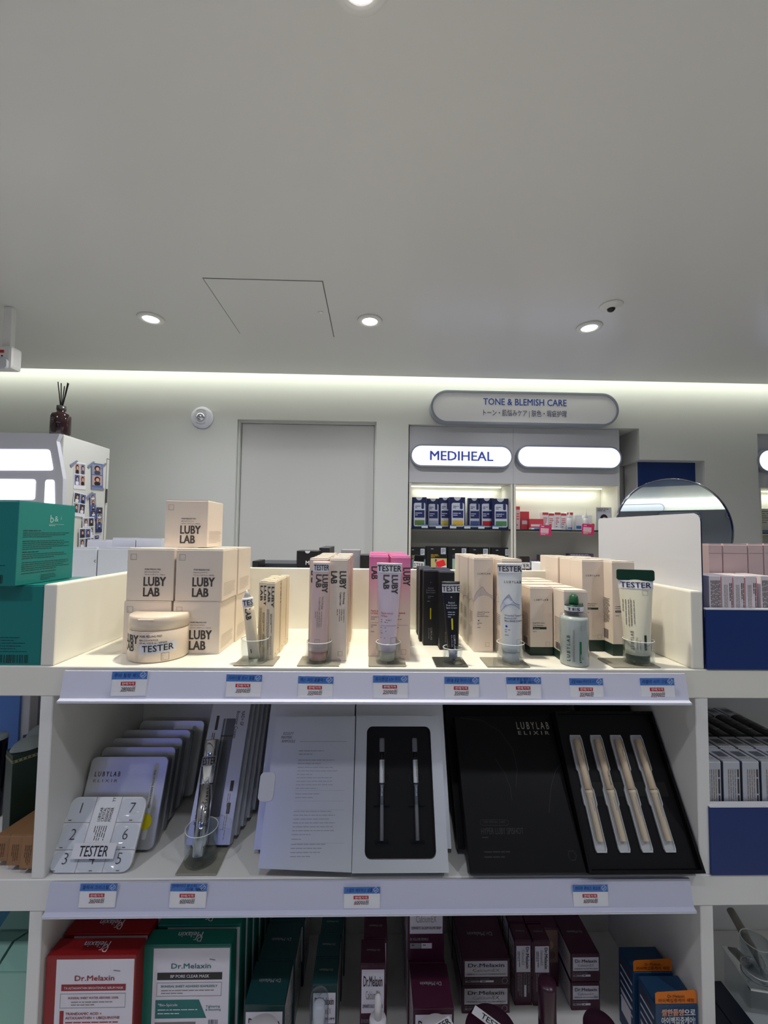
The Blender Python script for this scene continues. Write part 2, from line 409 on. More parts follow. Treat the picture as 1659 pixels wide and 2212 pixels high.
# ------------------------------------------------------------------ signs
def stadium(w, h, n=14): return rrect(-w/2, -h/2, w/2, h/2, h/2 - 1e-4, n)
GREYRIM = mat('grey_rim', (150, 154, 166), .35)
def pill(name, label, l, r, top, bot, Y, lit, dep=.05, rim=.012, texts=(), group=None, inner=None):
    cx, cy = (l+r)/2, (top+bot)/2; p = aty(cx, cy, Y); a, b = aty(l, cy, Y), aty(r, cy, Y); h = (aty(cx, top, Y) - aty(cx, bot, Y)).length; w = b.x - a.x
    t = thing(name, label, 'sign', p, group=group)
    MB().ring(stadium(w, h), stadium(w-2*rim, h-2*rim), 0, dep, GREYRIM).build('rim', t)
    q = MB(); q.prism(stadium(w-2*rim, h-2*rim), .003 if lit else .008, dep, lit or inner)
    q.build('face', t)
    if texts:
        fm = plane((0, .003 if lit else .008, 0), (1, 0, 0), (0, 0, 1))
        for st, v, cap, wid, m, bold in texts: q = MB(); q.t(fm, st, 0, v*h, cap*h, m, bold, wid and wid*w, 'c', e=.0012); q.build('lettering', t)
    return t
SIGNI = mat('sign_blue_ink', (52, 84, 182), .5); SIGNG = mat('sign_small_ink', (72, 78, 120), .5)
pill('category_sign', 'long pill-shaped sign with blue heading and Asian subtitle above the wall shelves', 932, 1338, 846, 917, WALLY-.07, None, .065, .014,
     (('TONE & BLEMISH CARE', .09, .2, .445, SIGNI, .012), ('トーン・肌悩みケア | 肤色・瑕疵护理', -.23, .15, .445, SIGNG, .004)), inner=mat('sign_face_white', (252, 252, 254), .35))
FASC = WALLY + .035
pill('brand_sign', 'lit pill sign with blue capital letters on the shelf fascia', 887, 1108, 961, 1009, FASC-.045, LITW, .044, .01, (('MEDIHEAL', -.2, .42, .62, mat('lilac_blue_letter', (70, 92, 196), .5), .02),))
pill('blank_sign', 'lit blank pill sign right of the lettered one on the fascia', 1117, 1344, 963, 1012, FASC-.045, LITW, .044, .01)
pill('edge_sign', 'lit pill sign cut off by the right edge of the photo', 1638, 1800, 971, 1021, FASC-.045, LITW, .044, .01)

# ------------------------------------------------------------------ wall shelving in the alcove
def wallbay(l, r, name, label, first):
    SB = WALLY + .27
    t = thing(name, label, 'wall shelf', ((l+r)/2, FASC, 0)); w = (r-l)/2; dd = SB - FASC
    ft = aty(1000, 926, FASC).z; fb = aty(1000, 1044, FASC).z; gz = aty(1000, 1142, FASC).z
    MB().box((-w, 0, fb), (w, .03, at_-.001), mat('fascia_grey_white', (206, 207, 212), .4), .002).build('fascia', t)
    q = MB(); q.box((-w+.003, dd-.012, .0), (w-.003, dd, fb), WARMLIT); q.build('back_panel', t)
    for s_ in (-1, 1):
        MB().box((s_*w-(.003 if s_ > 0 else -.003), .002, 0), (s_*(w-.018), dd-.013, at_-.004 if False else fb-.001), WARMLIT).build('side_panel', t)
    MB().box((-w+.02, .031, fb-.002), (w-.02, dd-.013, fb+.016), WARMLIT).build('top_board', t)
    MB().box((-w+.02, .004, gz-.009), (w-.02, dd-.014, gz), mat('dark_glass_shelf', (40, 48, 50), .12)).build('glass_shelf', t)
    MB().box((-w+.02, .004, 1.02), (w-.02, dd-.014, 1.04), WARMLIT).build('low_shelf', t)
    MB().box((-w+.03, dd-.05, fb-.008), (w-.03, dd-.03, fb-.003), mat('led_strip', (255, 255, 245), .4, emit=(248, 255, 236), estr=2)).build('led_strip', t)
    light('shelf_led', 'AREA', ((l+r)/2, SB-.06, fb-.012), 0.75, (.97, 1, .88), (r-l)*.85, .02, (0, 0, 0), math.radians(160))
    return gz, FASC, SB
cl, cm, cr = aty(882.6, 1090, FASC).x, aty(1109, 1090, FASC).x, aty(1340, 1090, FASC).x
GZ, FY, SB = wallbay(cl, cm, 'wall_shelf_bay', 'left lit wall shelf bay holding navy boxes above black boxes', True)
wallbay(cm+.0002, cr, 'wall_shelf_bay', 'right lit wall shelf bay holding red and white packs', False)
rr = aty(1640, 1090, FASC).x
wallbay(rr, rr+.75, 'wall_shelf_bay', 'lit wall shelf bay at the right edge of the photo', False)
# blue box in the niche
a, b = aty(1379, 1020, WALLY+.09), aty(1511, 1020, WALLY+.09); tz = aty(1445, 995, WALLY+.09).z
t = thing('niche_cabinet', 'plain dark blue box set in the wall niche behind the round mirror', 'cabinet', ((a.x+b.x)/2, WALLY+.09, 0))
MB().box((-(b.x-a.x)/2, 0, .4), ((b.x-a.x)/2, .012, tz), BLUEM, .002).build('front', t); MB().box((-(b.x-a.x)/2, .0125, .4), ((b.x-a.x)/2, .17, tz-.001), WHITE, .002).build('body', t)
MB().box((-(b.x-a.x)/2-.03, .02, 0), ((b.x-a.x)/2+.02, .18, .4), WHITE, .003).build('plinth', t)

# ------------------------------------------------------------------ goods on the wall shelves
NAVYC = mat('navy_card', (22, 32, 84), .4); PALE = mat('pale_print', (206, 212, 226), .5); NVP = mat('navy_print', (30, 42, 104), .5)
accent = [mat('accent_green', (96, 132, 60), .5), mat('accent_silver', (168, 176, 196), .5), mat('accent_lemon', (216, 190, 70), .5), mat('accent_gold', (226, 184, 60), .5), mat('accent_blue', (70, 90, 150), .5), mat('accent_red', (196, 30, 40), .5), mat('accent_leaf', (80, 140, 86), .5)]
lm = ['green', 'silver', 'lemon', 'yellow', 'blue', 'red', 'leaf green']
nv = [(890, 921, 1074, -.02, 25), (922, 949, 1077, .05, 12), (949, 974, 1075, .03, 14), (971, 1005, 1074, -.03, 0), (1011, 1038, 1076, .04, 8), (1037, 1066, 1076, .02, 12), (1064, 1098, 1077, -.03, 10)]
for k, (l, r, tp, dy, rot) in enumerate(nv):
    Y = FY + .09 + dy; cx, _, w, h = span(l, r, tp, 1141, GZ, Y); h = aty((l+r)/2, tp, Y).z - GZ
    def pr(q, w, d, h, k=k):
        f = front(w, d, h); q.poly(f, rrect(w*.14, h*.06, w*.94, h*.82, w*.12), PALE)
        q.rect(f, w*.2, h*.34, w*.88, h*.58, NVP, .0004); q.rect(f, w*.2, h*.1, w*.88, h*.26, accent[k], .0004)
        q.poly(f, circ(w*.5, h*1.0, w*.22, 16)[8:] + [(w*.72, h)], PALE, .0003)
        q.poly(f, rrect(w*.66, h*.62, w*.84, h*.84, w*.08), NVP, .0005); q.lines(f, w*.22, h*.72, w*.38, 2, h*.05, NVP, seed=k); q.lines(f, w*.24, h*.5, w*.5, 2, h*.06, PALE, seed=k, e=.0006)
    carton('mask_box', f'navy mask box with pale panel and {lm[k]} picture on the left wall shelf', 'box', (cx, Y, GZ), w, .05, h, NAVYC, pr, 'navy mask boxes on the lit shelf', rot=(0, 0, math.radians(-rot*.5)), flap=0)
a, b = aty(902, 1130, FY+.035), aty(1085, 1130, FY+.035)
t = thing('shelf_ledge', 'low clear acrylic ledge with price cards in front of the navy boxes', 'shelf riser', ((a.x+b.x)/2, FY+.03, GZ))
MB().box((-(b.x-a.x)/2, 0, 0), ((b.x-a.x)/2, .003, .035), CLEAR).build('clear_front', t)
for k in range(6):
    x = -(b.x-a.x)/2 + (k+.5)*(b.x-a.x)/6; q = MB(); q.box((x-.022, -.0015, .002), (x+.022, -.0003, .026), PAPER)
    q.rect(plane((x-.022, -.0015, .002), (1, 0, 0), (0, 0, 1)), 0, .016, .044, .024, TAGB); q.build('price_card', t)
# black boxes on the lower level
bl = [(881, 920, 1182, 'dark green'), (921, 966, 1180, 'yellow serum'), (968, 1010, 1181, 'green serum'), (1013, 1057, 1182, 'plain'), (1062, 1104, 1183, 'plainer')]
pics = [mat('pic_teal', (120, 150, 150), .5), mat('pic_cream', (206, 196, 130), .5), mat('pic_mint', (170, 200, 180), .5), mat('pic_grey', (90, 96, 100), .5), mat('pic_dark', (60, 64, 70), .5)]
for k, (l, r, tp, nm) in enumerate(bl):
    Y = FY + .06; a, b = aty(l, tp, Y), aty(r, tp, Y); h = a.z - 1.04
    def pr(q, w, d, h, k=k):
        f = front(w, d, h); q.rect(f, w*.22, h-.16, w*.98, h-.085, pics[k]); q.rect(f, w*.7, h-.055, w*.93, h-.01, PALE)
        q.lines(f, w*.73, h-.018, w*.17, 4, .008, INK, seed=k, e=.0004); q.lines(f, w*.22, h-.016, w*.3, 1, .008, PALE, .004); q.lines(f, w*.22, h-.058, w*.4, 3, .008, accent[(k+2) % 7], seed=k)
        q.poly(f, [(w*.45, h-.14), (w*.62, h-.11), (w*.7, h-.12), (w*.55, h-.155)], INK, .0005); q.poly(f, rrect(w*.42, h-.115, w*.5, h-.09, .004), INK, .0006)
    carton('serum_mask_box', f'black box with {"teal yellow green grey dark".split()[k]} picture on the shelf under the navy boxes', 'box', ((a.x+b.x)/2, Y, 1.04), b.x-a.x, .045, h, BLACKC, pr, 'black boxes under the navy boxes', flap=0)
# right bay: red and white packs
PINKC = mat('pink_card', (226, 190, 194), .5); ROSE = mat('rose_card', (206, 70, 80), .5)
def small(name, label, cat, l, r, tp, bt, Y, d, m, pr=None, group=None, z0=None, flap=0, rz=0):
    cx = (l+r)/2; a, b = aty(l, tp, Y), aty(r, tp, Y); z1 = aty(cx, tp, Y).z; zb = GZ if z0 is None else z0
    return carton(name, label, cat, ((a.x+b.x)/2, Y, zb), b.x-a.x, d, z1-zb, m, pr, group, flap=flap, rot=(0, 0, rz))
def rw(q, w, d, h):
    f = front(w, d, h); q.rect(f, 0, h*.86, w, h, ROSE); q.lines(f, w*.12, h*.7, w*.7, 4, h*.11, ROSE, seed=int(w*1e5)); q.lines(f, w*.12, h*.22, w*.7, 1, h*.1, NVP)
q = [('pink card box standing at the far left end of the right lit shelf', 1115, 1123, 1094, .09, PINKC), ('pale red pack second from left on the right lit shelf', 1126, 1143, 1105, .12, ROSE), ('low red pack lying beside the pale red pack', 1144, 1174, 1121, .07, ROSE)]
for lb, l, r, tp, dy, m in q: small('skincare_box', lb, 'box', l, r, tp, 1141, FY+dy, .05, m, rw if m is PINKC else (lambda q, w, d, h: q.rect(front(w, d, h), w*.1, h*.3, w*.9, h*.5, PALE)), 'red and white packs on the right lit shelf')
pos = 'first second third fourth fifth'.split()
for k in range(5):
    small('skincare_box', f'white box with red top, {pos[k]} from left in the row on the lit shelf', 'box', 1172+k*13.3, 1184.5+k*13.3, 1107+(k % 2)*2, 1141, FY+.10+.012*(k % 2), .05, PAPER, rw, 'white boxes with red tops')
for k in range(2): small('skincare_box', ('blue striped white box left of the second dropper bottle', 'dark backed white box at the right end of the lit shelf')[k], 'box', 1243+k*20, 1257+k*22, 1113, 1141, FY+.11, .05, PAPER, lambda q, w, d, h: q.rect(front(w, d, h), w*.1, h*.1, w*.9, h*.3, TAGB), 'blue striped white boxes')
for k, px in enumerate((1230, 1266)):
    p = aty(px, 1141, FY+.06); H = aty(px, 1103, FY+.06).z - GZ; R = .019
    t = thing('dropper_bottle', ('small white nozzle bottle left on the right lit shelf', 'small white nozzle bottle near the portrait card')[k], 'bottle', (p.x, p.y, GZ), group='white nozzle bottles')
    MB().lathe([(R*.9, 0), (R, .003), (R, H*.52), (R*.8, H*.6), (R*.5, H*.62)], PAPER, 20).build('bottle', t)
    MB().lathe([(R*.55, H*.6), (R*.55, H*.72), (R*.3, H*.8), (R*.1, H), (0, H)], WHITEI, 16).build('nozzle_cap', t)
    q = MB(); f = cyl(R, 0); q.lines(f, -R*.7, H*.42, R*1.4, 3, H*.08, NVP); q.rect(f, -R, H*.06, R, H*.14, TAGB, n=6); q.build('printed_label', t)
p = aty(1180, 1137, FY+.02)
t = thing('tester_tray', 'low white tray with blue front on the right lit shelf', 'tray', (p.x, FY+.012, GZ))
MB().box((-.11, 0, 0), (.11, .05, .012), PAPER, .003).build('tray', t); MB().rect(plane((-.09, -.0004, .002), (1, 0, 0), (0, 0, 1)), 0, 0, .12, .008, TAGB).build('blue_strip', t)
MAG = mat('magenta_card', (214, 40, 110), .45)
for k, (l, tpx) in enumerate(((1166, 1133), (1258, 1131))):
    p = aty(l, tpx, FY-.012)
    t = thing('promo_card', ('magenta promotion card hanging from the shelf edge, left one', 'magenta promotion card hanging from the shelf edge near the portrait')[k], 'card', p, (0, math.radians(4), math.radians(-12)), 'magenta promotion cards')
    q = MB(); q.prism(rrect(0, -.075, .08, 0, .004), 0, .0015, MAG); f = plane((0, 0, -.075), (1, 0, 0), (0, 0, 1)); q.rect(f, .008, .018, .062, .052, PINKC); q.lines(f, .01, .066, .05, 1, .01, WHITEI, .005); q.lines(f, .01, .014, .05, 2, .006, WHITEI); q.poly(f, circ(.07, .07, .011, 16), ROSE, .0006); q.build('card', t)
    MB().box((.03, .0018, -.01), (.05, .02, -.007), CLEAR).build('clip', t)
def portrait(q, f, u, v, w, h, bg, hair, skin, cloth, s=1, e=.0006):
    q.rect(f, u, v, u+w, v+h, bg, e); q.poly(f, circ(u+w*.5, v+h*.62, w*.3*s, 14, h*.3*s), hair, e+.0002); q.poly(f, rrect(u+w*.2, v, u+w*.8, v+h*.36, w*.12, 3), cloth, e+.0003)
    q.poly(f, circ(u+w*.52, v+h*.56, w*.18*s, 14, h*.2*s), skin, e+.0005)
HAIR = mat('hair_print', (38, 30, 34), .6); SKIN = mat('skin_print', (214, 170, 150), .6)
a, b = aty(1288, 1110, FY+.05), aty(1321, 1110, FY+.05); h = aty(1305, 1096, FY+.05).z - GZ; wv = b.x-a.x
t = thing('portrait_card', 'upright portrait card at the right end of the lit shelf', 'card', ((a.x+b.x)/2, FY+.05, GZ)); q = MB(); q.box((-wv/2, 0, 0), (wv/2, .002, h), mat('card_grey', (196, 196, 204), .5))
f = front(wv, 0, h); portrait(q, f, wv*.06, .004, wv*.88, h*.74, PALE, HAIR, SKIN, PAPER); q.lines(f, wv*.08, h*.94, wv*.8, 2, h*.07, INK); q.build('card', t)
# pouches lower in the right bay
POUCH = mat('pouch_pattern', (92, 84, 104), .4); 
for k, (l, r, tp) in enumerate(((1165, 1200, 1199), (1200, 1228, 1202), (1229, 1282, 1196), (1140, 1168, 1210))):
    z0 = 1.04 if k < 3 else 1.04; Y = FY + (.09 if k < 3 else .03)
    small('sheet_pouch', ('dark patterned pouch on the left of the low shelf', 'grey patterned pouch in the middle of the low shelf', 'long patterned pouch on the right of the low shelf', 'patterned box in front of the pouches on the low shelf')[k], 'pouch', l, r, tp, 1230, Y, .05, POUCH if k != 1 else SILVER, lambda q, w, d, h: (q.lines(front(w, d, h), w*.06, h-.006, w*.85, 5, .01, PALE, seed=3), q.lines(topf(w, d, h), w*.06, d*.9, w*.85, 4, .01, PALE, seed=5)), 'patterned pouches', z0=z0)
# goods at the bay by the right edge
small('notice_card', 'pale leaflet standing on the shelf at the right edge', 'card', 1642, 1672, 1099, 1141, FY+.05, .003, mat('leaflet', (214, 216, 206), .5), lambda q, w, d, h: (q.lines(front(w, d, h), w*.1, h*.9, w*.6, 6, h*.09, INKL), q.rect(front(w, d, h), w*.05, h*.04, w*.6, h*.1, TAGB)))

# ------------------------------------------------------------------ photo kiosk, left
KX = -1.5; ky0, ky1 = atx(134, 937, KX).y, atx(238, 965, KX).y; kz = atx(134, 937, KX).z
t = thing('photo_kiosk', 'white photo kiosk with lit windows and photo strips taped on its side', 'kiosk', (KX, ky0, 0))
KW = mat('kiosk_white', (212, 212, 222), .4)
MB().box((-1.2, .012, 0), (0, ky1-ky0, kz), mat('kiosk_side', (216, 217, 210), .45), .004).build('cabinet', t)
fm = plane((0, 0, 0), (1, 0, 0), (0, 0, 1))
def K(px, py): p = aty(px, py, ky0); return (p.x - KX, p.z)
q = MB(); ob = [(-1.2, 0), (.012, 0), K(139, 1090), K(140, 1034), K(126, 954), K(133, 938), (-1.2, kz)]
q.prism(ob, -.012, .0115, KW); q.build('front_panel', t)
LIT2 = mat('kiosk_lamp', (255, 255, 255), .4, emit=(240, 242, 255), estr=1.3)
wins = [[(-60, 971), (112, 972), (120, 1017), (-60, 1017)], [(-60, 1035), (82, 1036), (80, 1080), (-60, 1080)], [(103, 1037), (122, 1037), (123, 1100), (100, 1100)]]
for ws in wins:
    P_ = [Vector(K(*w_)) for w_ in ws]; c = sum(P_, Vector((0, 0)))/4; pts = []
    for i in range(4):
        a, b, e = P_[i], P_[i-1], P_[(i+1) % 4]; k1 = min(.014, (b-a).length*.3); k2 = min(.014, (e-a).length*.3)
        s0 = a + (b-a).normalized()*k1; s1 = a + (e-a).normalized()*k2
        for u in (0, .25, .5, .75, 1): pts.append(tuple(s0*(1-u)**2 + a*2*u*(1-u) + s1*u*u))
    MB().prism(pts[::-1], -.0145, -.0125, LIT2).build('lit_window', t)
    pc = Vector((KX + max(c.x, -.5), ky0 - .03, c.y))
q = MB(); sf = plane((0, 0, 0), (0, 1, 0), (0, 0, 1))
def S(px, py): p = atx(px, py, KX); return (p.y - ky0, p.z)
a, b = S(231, 991), S(224, 1200); q.outline(sf, [a, (a[0]-.002, .2), ], .004, INKL, .0006, False); q.outline(sf, [a, (ky1-ky0-.002, a[1])], .004, INKL, .0006, False); q.build('door_seam', t)
MB().box((.0005, S(227, 1070)[0], S(227, 1086)[1]), (.006, S(227, 1070)[0]+.012, S(227, 1056)[1]), INK, .001).build('latch', t)
# photo strips
PB = [mat('photo_blue', (90, 110, 170), .5), mat('photo_warm', (190, 160, 150), .5), mat('photo_grey', (150, 150, 160), .5), mat('photo_dark', (66, 66, 88), .5)]
strips = [((172, 1028), 26, 58, 2, 2, -3, 'white', 'topmost left photo strip with a ribbon corner'), ((209, 1029), 26, 56, 1, 2, -4, 'blue', 'blue framed photo strip at top right'),
          ((170, 1090), 28, 52, 2, 2, 4, 'white', 'white photo sheet under the topmost left strip'), ((199, 1094), 13, 56, 1, 4, -7, 'blue', 'narrow blue strip of four photos leaning right'),
          ((212, 1123), 13, 54, 1, 4, -2, 'navy', 'narrow navy strip of four photos near the door seam'), ((188, 1140), 25, 46, 2, 2, -3, 'white', 'white photo sheet below the narrow blue strip'),
          ((180, 1165), 26, 50, 2, 2, -2, 'white', 'lowest white photo sheet behind the teal box'), ((205, 1166), 12, 24, 1, 2, -4, 'white', 'small photo card at the lower right of the strips')]
for k, ((px, py), pw, ph, nc, nr_, rot, colr, lb) in enumerate(strips):
    y, z = S(px, py); p0, p1 = S(px-pw/2, py), S(px+pw/2, py); w = p1[0]-p0[0]; h = S(px, py-ph/2)[1] - S(px, py+ph/2)[1]
    if k == 7: h *= .9
    t = thing('photo_strip', lb + ' on the kiosk side', 'photo', (KX+.001+.0012*k, ky0+y, z), (math.radians(-rot), 0, 0), 'photo strips taped to the kiosk')
    q = MB(); f = plane((.0006, -w/2, -h/2), (0, 1, 0), (0, 0, 1)); base = {'white': PAPER, 'blue': PB[0], 'navy': NVP}[colr]
    q.box((0, -w/2, -h/2), (.0006, w/2, h/2), base)
    cw, ch = w*.92/nc, h*.84/nr_
    for i in range(nc):
        for j in range(nr_): portrait(q, f, w*.04+i*cw+cw*.04, h*.13+j*ch+ch*.05, cw*.92, ch*.9, PB[(k+i+j) % 4], HAIR, SKIN, (PAPER, BLACKC, PB[3])[(i+j+k) % 3], .95, .0003)
    q.build('print', t)
    if k < 2 or k == 3:
        r_ = MB(); f2 = plane((.0014, 0, 0), (0, 1, 0), (0, 0, 1)); rb = mat('ribbon_tape', (124, 134, 160), .35)
        for sx in ((-1, 1) if k == 1 else (-1,)):
            r_.poly(f2, [(sx*w*.5-.03, h*.36), (sx*w*.5-.018, h*.36-.012), (sx*w*.5+.03, h*.54), (sx*w*.5+.016, h*.56)] , rb)
        if k == 1: r_.poly(f2, [(-w*.55, -h*.42), (-w*.5, -h*.5), (w*.6, -h*.52), (w*.55, -h*.44)], rb)
        r_.build('ribbon_tape', t)
# reed diffuser on the kiosk
p = aty(152, 943, (ky0+.05)); R = aty(171, 920, ky0+.05).x - aty(152, 920, ky0+.05).x; H = aty(152, 893, ky0+.05).z - kz
t = thing('reed_diffuser', 'dark brown reed diffuser bottle standing on the white kiosk', 'diffuser', (KX-R-.004, ky0+.05, kz+.001))
AMB = mat('brown_glass', (44, 22, 24), .1, coat=.5)
MB().lathe([(R*.9, 0), (R, .004), (R, H*.82), (R*.92, H*.93), (R*.5, H), (R*.42, H*1.06), (R*.42, H*1.12)], AMB, 36).build('bottle', t)
MB().lathe([(R*.44, H*1.1), (R*.47, H*1.11), (R*.47, H*1.3), (R*.3, H*1.3)], mat('pewter_collar', (92, 90, 86), .3, metal=.6), 28).build('collar', t)
for dx, dy, hh in ((-.7, .2, 2.4), (.05, -.3, 2.28), (.35, .3, 2.38), (.15, .1, 2.2), (.75, -.1, 2.3)):
    MB().tube([(dx*.1*R, dy*.1*R, H*.3), (dx*.2*R, dy*.2*R, H*1.3), (dx*R, dy*R, H*hh)], .0022, mat('black_reed', (26, 22, 22), .7), 6).build('reed', t)
q = MB(); f = cyl(R, 0); W_ = mat('faint_white_ink', (150, 140, 140), .5); q.outline(f, circ(-R*.35, H*.62, R*.22, 6), .0012, W_); q.outline(f, circ(-R*.2, H*.66, R*.2, 5), .0012, W_); q.outline(f, circ(-R*.25, H*.55, R*.2, 5), .0012, W_); q.lines(f, -R*.5, H*.1, R*.5, 1, .004, W_); q.build('printed_flower', t)

# ------------------------------------------------------------------ round mirror
MY = .42; c = aty(1451, 1146, MY); R = aty(1562, 1146, MY).x - c.x
t = thing('round_mirror', 'round table mirror with thin chrome rim behind the white panel', 'mirror', c, (math.radians(-1.6), 0, math.radians(-13)))
MB().lathe([(R*.975, .0), (R*.975, .006)], MIRROR, 72, X=rx, smooth=False).build('mirror_glass', t)
MB().lathe([(R*.975, -.001), (R*.985, .009), (R, .009), (R, -.006), (0, -.006)], mat('mirror_rim', (120, 124, 132), .12, metal=1), 72, X=rx).build('rim', t)
MB().tube([(0, .005, -R), (0, .01, -(c.z-T)+.004)], .007, CHROME, 12).build('stem', t)
MB().lathe([(.08, -(c.z-T)), (.08, -(c.z-T)+.004), (.02, -(c.z-T)+.008), (0, -(c.z-T)+.008)], CHROME, 40, X=Matrix.Translation((0, .03, 0))).build('foot', t)
# things only the mirror sees
for k, (x, z, w_) in enumerate(((1.6, 2.36, .8), (2.15, 2.18, .62), (3.1, 2.18, .62))):
    t = thing('pill_sign', ('high pale pill sign on the wall behind the camera', 'low lettered pill sign behind the camera, seen in the round mirror', 'low lettered pill sign behind the camera, farther right')[k], 'sign', (x, Y0+(.33 if k else .03), z), (0, 0, PI), 'signs behind the camera')
    MB().ring(stadium(w_, .16), stadium(w_-.02, .14), 0, .025, GREYRIM).build('rim', t); MB().prism(stadium(w_-.02, .14), .004, .025, PALE).build('face', t)
    if k: MB().t(plane((0, .004, 0), (1, 0, 0), (0, 0, 1)), 'Trouble & Recovery', 0, -.02, .05, SIGNI, .01, None, 'c', e=.001).build('lettering', t)

t = thing('added_emitter', 'violet blue lit screen hanging from the ceiling behind the camera', 'screen', (-1.05, -2.0, 1.62), (math.radians(8), 0, 0))  # unseen glowing panel, added to put a bluish reflection on the silver boxes
MB().box((-.34, -.03, -.2), (.34, -.002, .2), GREYRIM, .006).build('housing', t); MB().box((-.32, -.0015, -.18), (.32, .001, .18), mat('violet_emitter', (120, 130, 255), .4, emit=(92, 104, 255), estr=1.7)).build('screen', t)
for sx in (-.25, .25): MB().tube([(sx, -.015, .19), (sx, .11, .876)], .006, CHROME, 8).build('rod', t)
# ================================================================== GONDOLA
g = thing('display_gondola', 'white laminate shop shelving unit with three shelves carrying all the cosmetics', 'shelving', (0, 0, 0))
GX0, GX1 = -1.75, 1.75
MB().box((GX0, 0, T-.042), (GX1, BACK, T), WARMLIT, .0012).build('shelf_board', g)
MB().box((GX0, 0, M-.043), (GX1, BACK, M), WHITE, .0012).build('shelf_board', g)
MB().box((GX0, -.10, B-.04), (GX1, BACK, B), WHITE, .0012).build('shelf_board', g)
MB().box((GX0, BACK+.013, T-.042), (GX1, BACK+.33, T), WHITE, .0012).build('back_shelf_board', g)
for xa, xb in ((-.475, XL), (XR, .5)):
    for za, zb in ((B, M-.043), (M, T-.042)): MB().box((xa, .001, za), (xb, BACK, zb), WHITE, .001).build('upright', g)
bz = aty(600, 1227, BACK).z
MB().box((XL-.018, BACK, T-.042), (XR+.016, BACK+.0125, bz), WARMLIT, .001).build('back_panel', g)
MB().box((GX0, BACK, .1), (GX1, BACK+.0125, T-.0425), WHITE).build('back_panel', g)
MB().box((GX0, -.08, 0), (GX1, BACK+.3, .1), WHITE).build('plinth', g)
MB().box((-.478, .001, T), (-.459, BACK-.0005, aty(111, 1262, 0).z), WARMLIT, .0025).build('divider', g)
MB().box((.4775, .001, T), (.4955, BACK-.0005, aty(1512, 1277, 0).z), WARMLIT, .0025).build('divider', g)

# price rails and their cards
TILT = math.radians(-7)
def rail(label, l, r, top, bot):
    za, zb = aty((l+r)/2, top, -.004).z, aty((l+r)/2, bot, -.012).z; a, b = aty(l, top, -.004).x, aty(r, top, -.004).x; h = za - zb
    t = thing('price_rail', label, 'price rail', ((a+b)/2, -.0125, zb), (0, 0, 0)); w = (b-a)/2
    q = MB(); prof = [(0, 0), (-.006, -.0005), (-.0065, .002), (-.0012, .004), (.006, h), (.0085, h), (.002, .004), (.002, 0)]
    n = len(prof); vs = [(-w, y, z) for y, z in prof] + [(w, y, z) for y, z in prof]
    q.add(vs, [tuple(range(n)), tuple(range(2*n-1, n-1, -1))] + [(i, (i+1) % n, (i+1) % n+n, i+n) for i in range(n)], RAIL); q.build('rail', t)
    MB().box((-w, -.0062, -.0008), (w, -.0035, .0024), mat('rail_lip', (222, 224, 238), .15)).build('front_lip', t)
    return t, za, zb
rail('lilac plastic price rail with eight cards along the top shelf edge', 142, 1477, 1451, 1516)
rail('lilac plastic price rail with four cards along the middle shelf edge', 111, 1487, 1900, 1969)
HAND = mat('hand_ink', (26, 44, 92), .6)
def pricecard(l, r, top, bot, price, hand, label, rot=0, hand2=None):
    p = aty((l+r)/2, bot, -.0135); a, b = aty(l, bot, -.0135), aty(r, bot, -.0135); h = (aty(l, top, -.0075) - a).length; w = b.x - a.x
    t = thing('price_card', label, 'price card', p, (TILT, math.radians(rot), 0), 'price cards on the shelf rails'); f = front(w, 0, h)
    q = MB(); q.box((-w/2, 0, 0), (w/2, .0006, h), PAPER); q.outline(f, [(.0004, .0004), (w-.0004, .0004), (w-.0004, h-.0004), (.0004, h-.0004)], .0004, RAIL); q.build('card', t)
    q = MB(); q.rect(f, 0, h*.68, w, h, TAGB, .0003)
    if hand2: q.t(f, hand, w*.04, h*.85, h*.1, HAND, 0, w*.66, shear=.2, e=.0006); q.t(f, hand2, w*.38, h*.71, h*.1, HAND, 0, w*.52, shear=.2, e=.0006)
    else: q.t(f, hand, w*.06, h*.77, h*.13, HAND, 0, w*.72, shear=.2, e=.0006)
    cx, cy, rr_ = w*.88, h*.85, h*.062
    pts = []
    for k in range(4):
        for j in range(7):
            an = math.radians(90*k - 110 + 220*j/6); pts.append((cx + rr_*1.15*math.cos(PI/2*k) + rr_*.9*math.cos(an), cy + rr_*1.15*math.sin(PI/2*k) + rr_*.9*math.sin(an)))
    q.outline(f, pts, h*.014, WHITEI, .0006); q.outline(f, [(cx-rr_, cy), (cx-rr_*.2, cy-rr_*.8), (cx+rr_*1.2, cy+rr_*.9)], h*.014, WHITEI, .0006, False)
    q.build('blue_header', t)
    q = MB(); x0, x1 = w*.27, w*.68
    q.rect(f, x0, h*.43, x1, h*.58, REDI, .0003); q.t(f, '판매가격', (x0+x1)/2, h*.46, h*.085, WHITEI, .01, (x1-x0)*.82, 'c', e=.0006)
    q.t(f, price, x0+w*.02, h*.22, h*.15, INK, .004, (x1-x0)*.95, shear=.1, e=.0006); q.rect(f, x0, h*.185, x0+w*.18, h*.2, REDI); q.rect(f, x0+w*.21, h*.2, x1, h*.215, REDI); q.build('price_sticker', t)
Lc = 'white and blue price card on the top rail, '
pricecard(237.5, 315, 1450, 1504, '28000원', '루비 필링 패드', Lc + 'below the round pad jar', -.8)
pricecard(486, 564, 1456, 1506, '30000원', '리바이탈 토너 앰플', Lc + 'below the pointed ampoule tube', .3)
pricecard(642, 719, 1460, 1511, '35000원', '맥스 퍼밍 콤플렉스', Lc + 'below the rosy tube', .5)
pricecard(805, 882, 1458, 1509, '25000원', '퓨어톤업 UV 무드', Lc + 'below the pink boxes')
pricecard(960, 1036, 1461, 1512, '35000원', '레티놀 듀얼 액티브 스팟', Lc + 'below the black tube', .6)
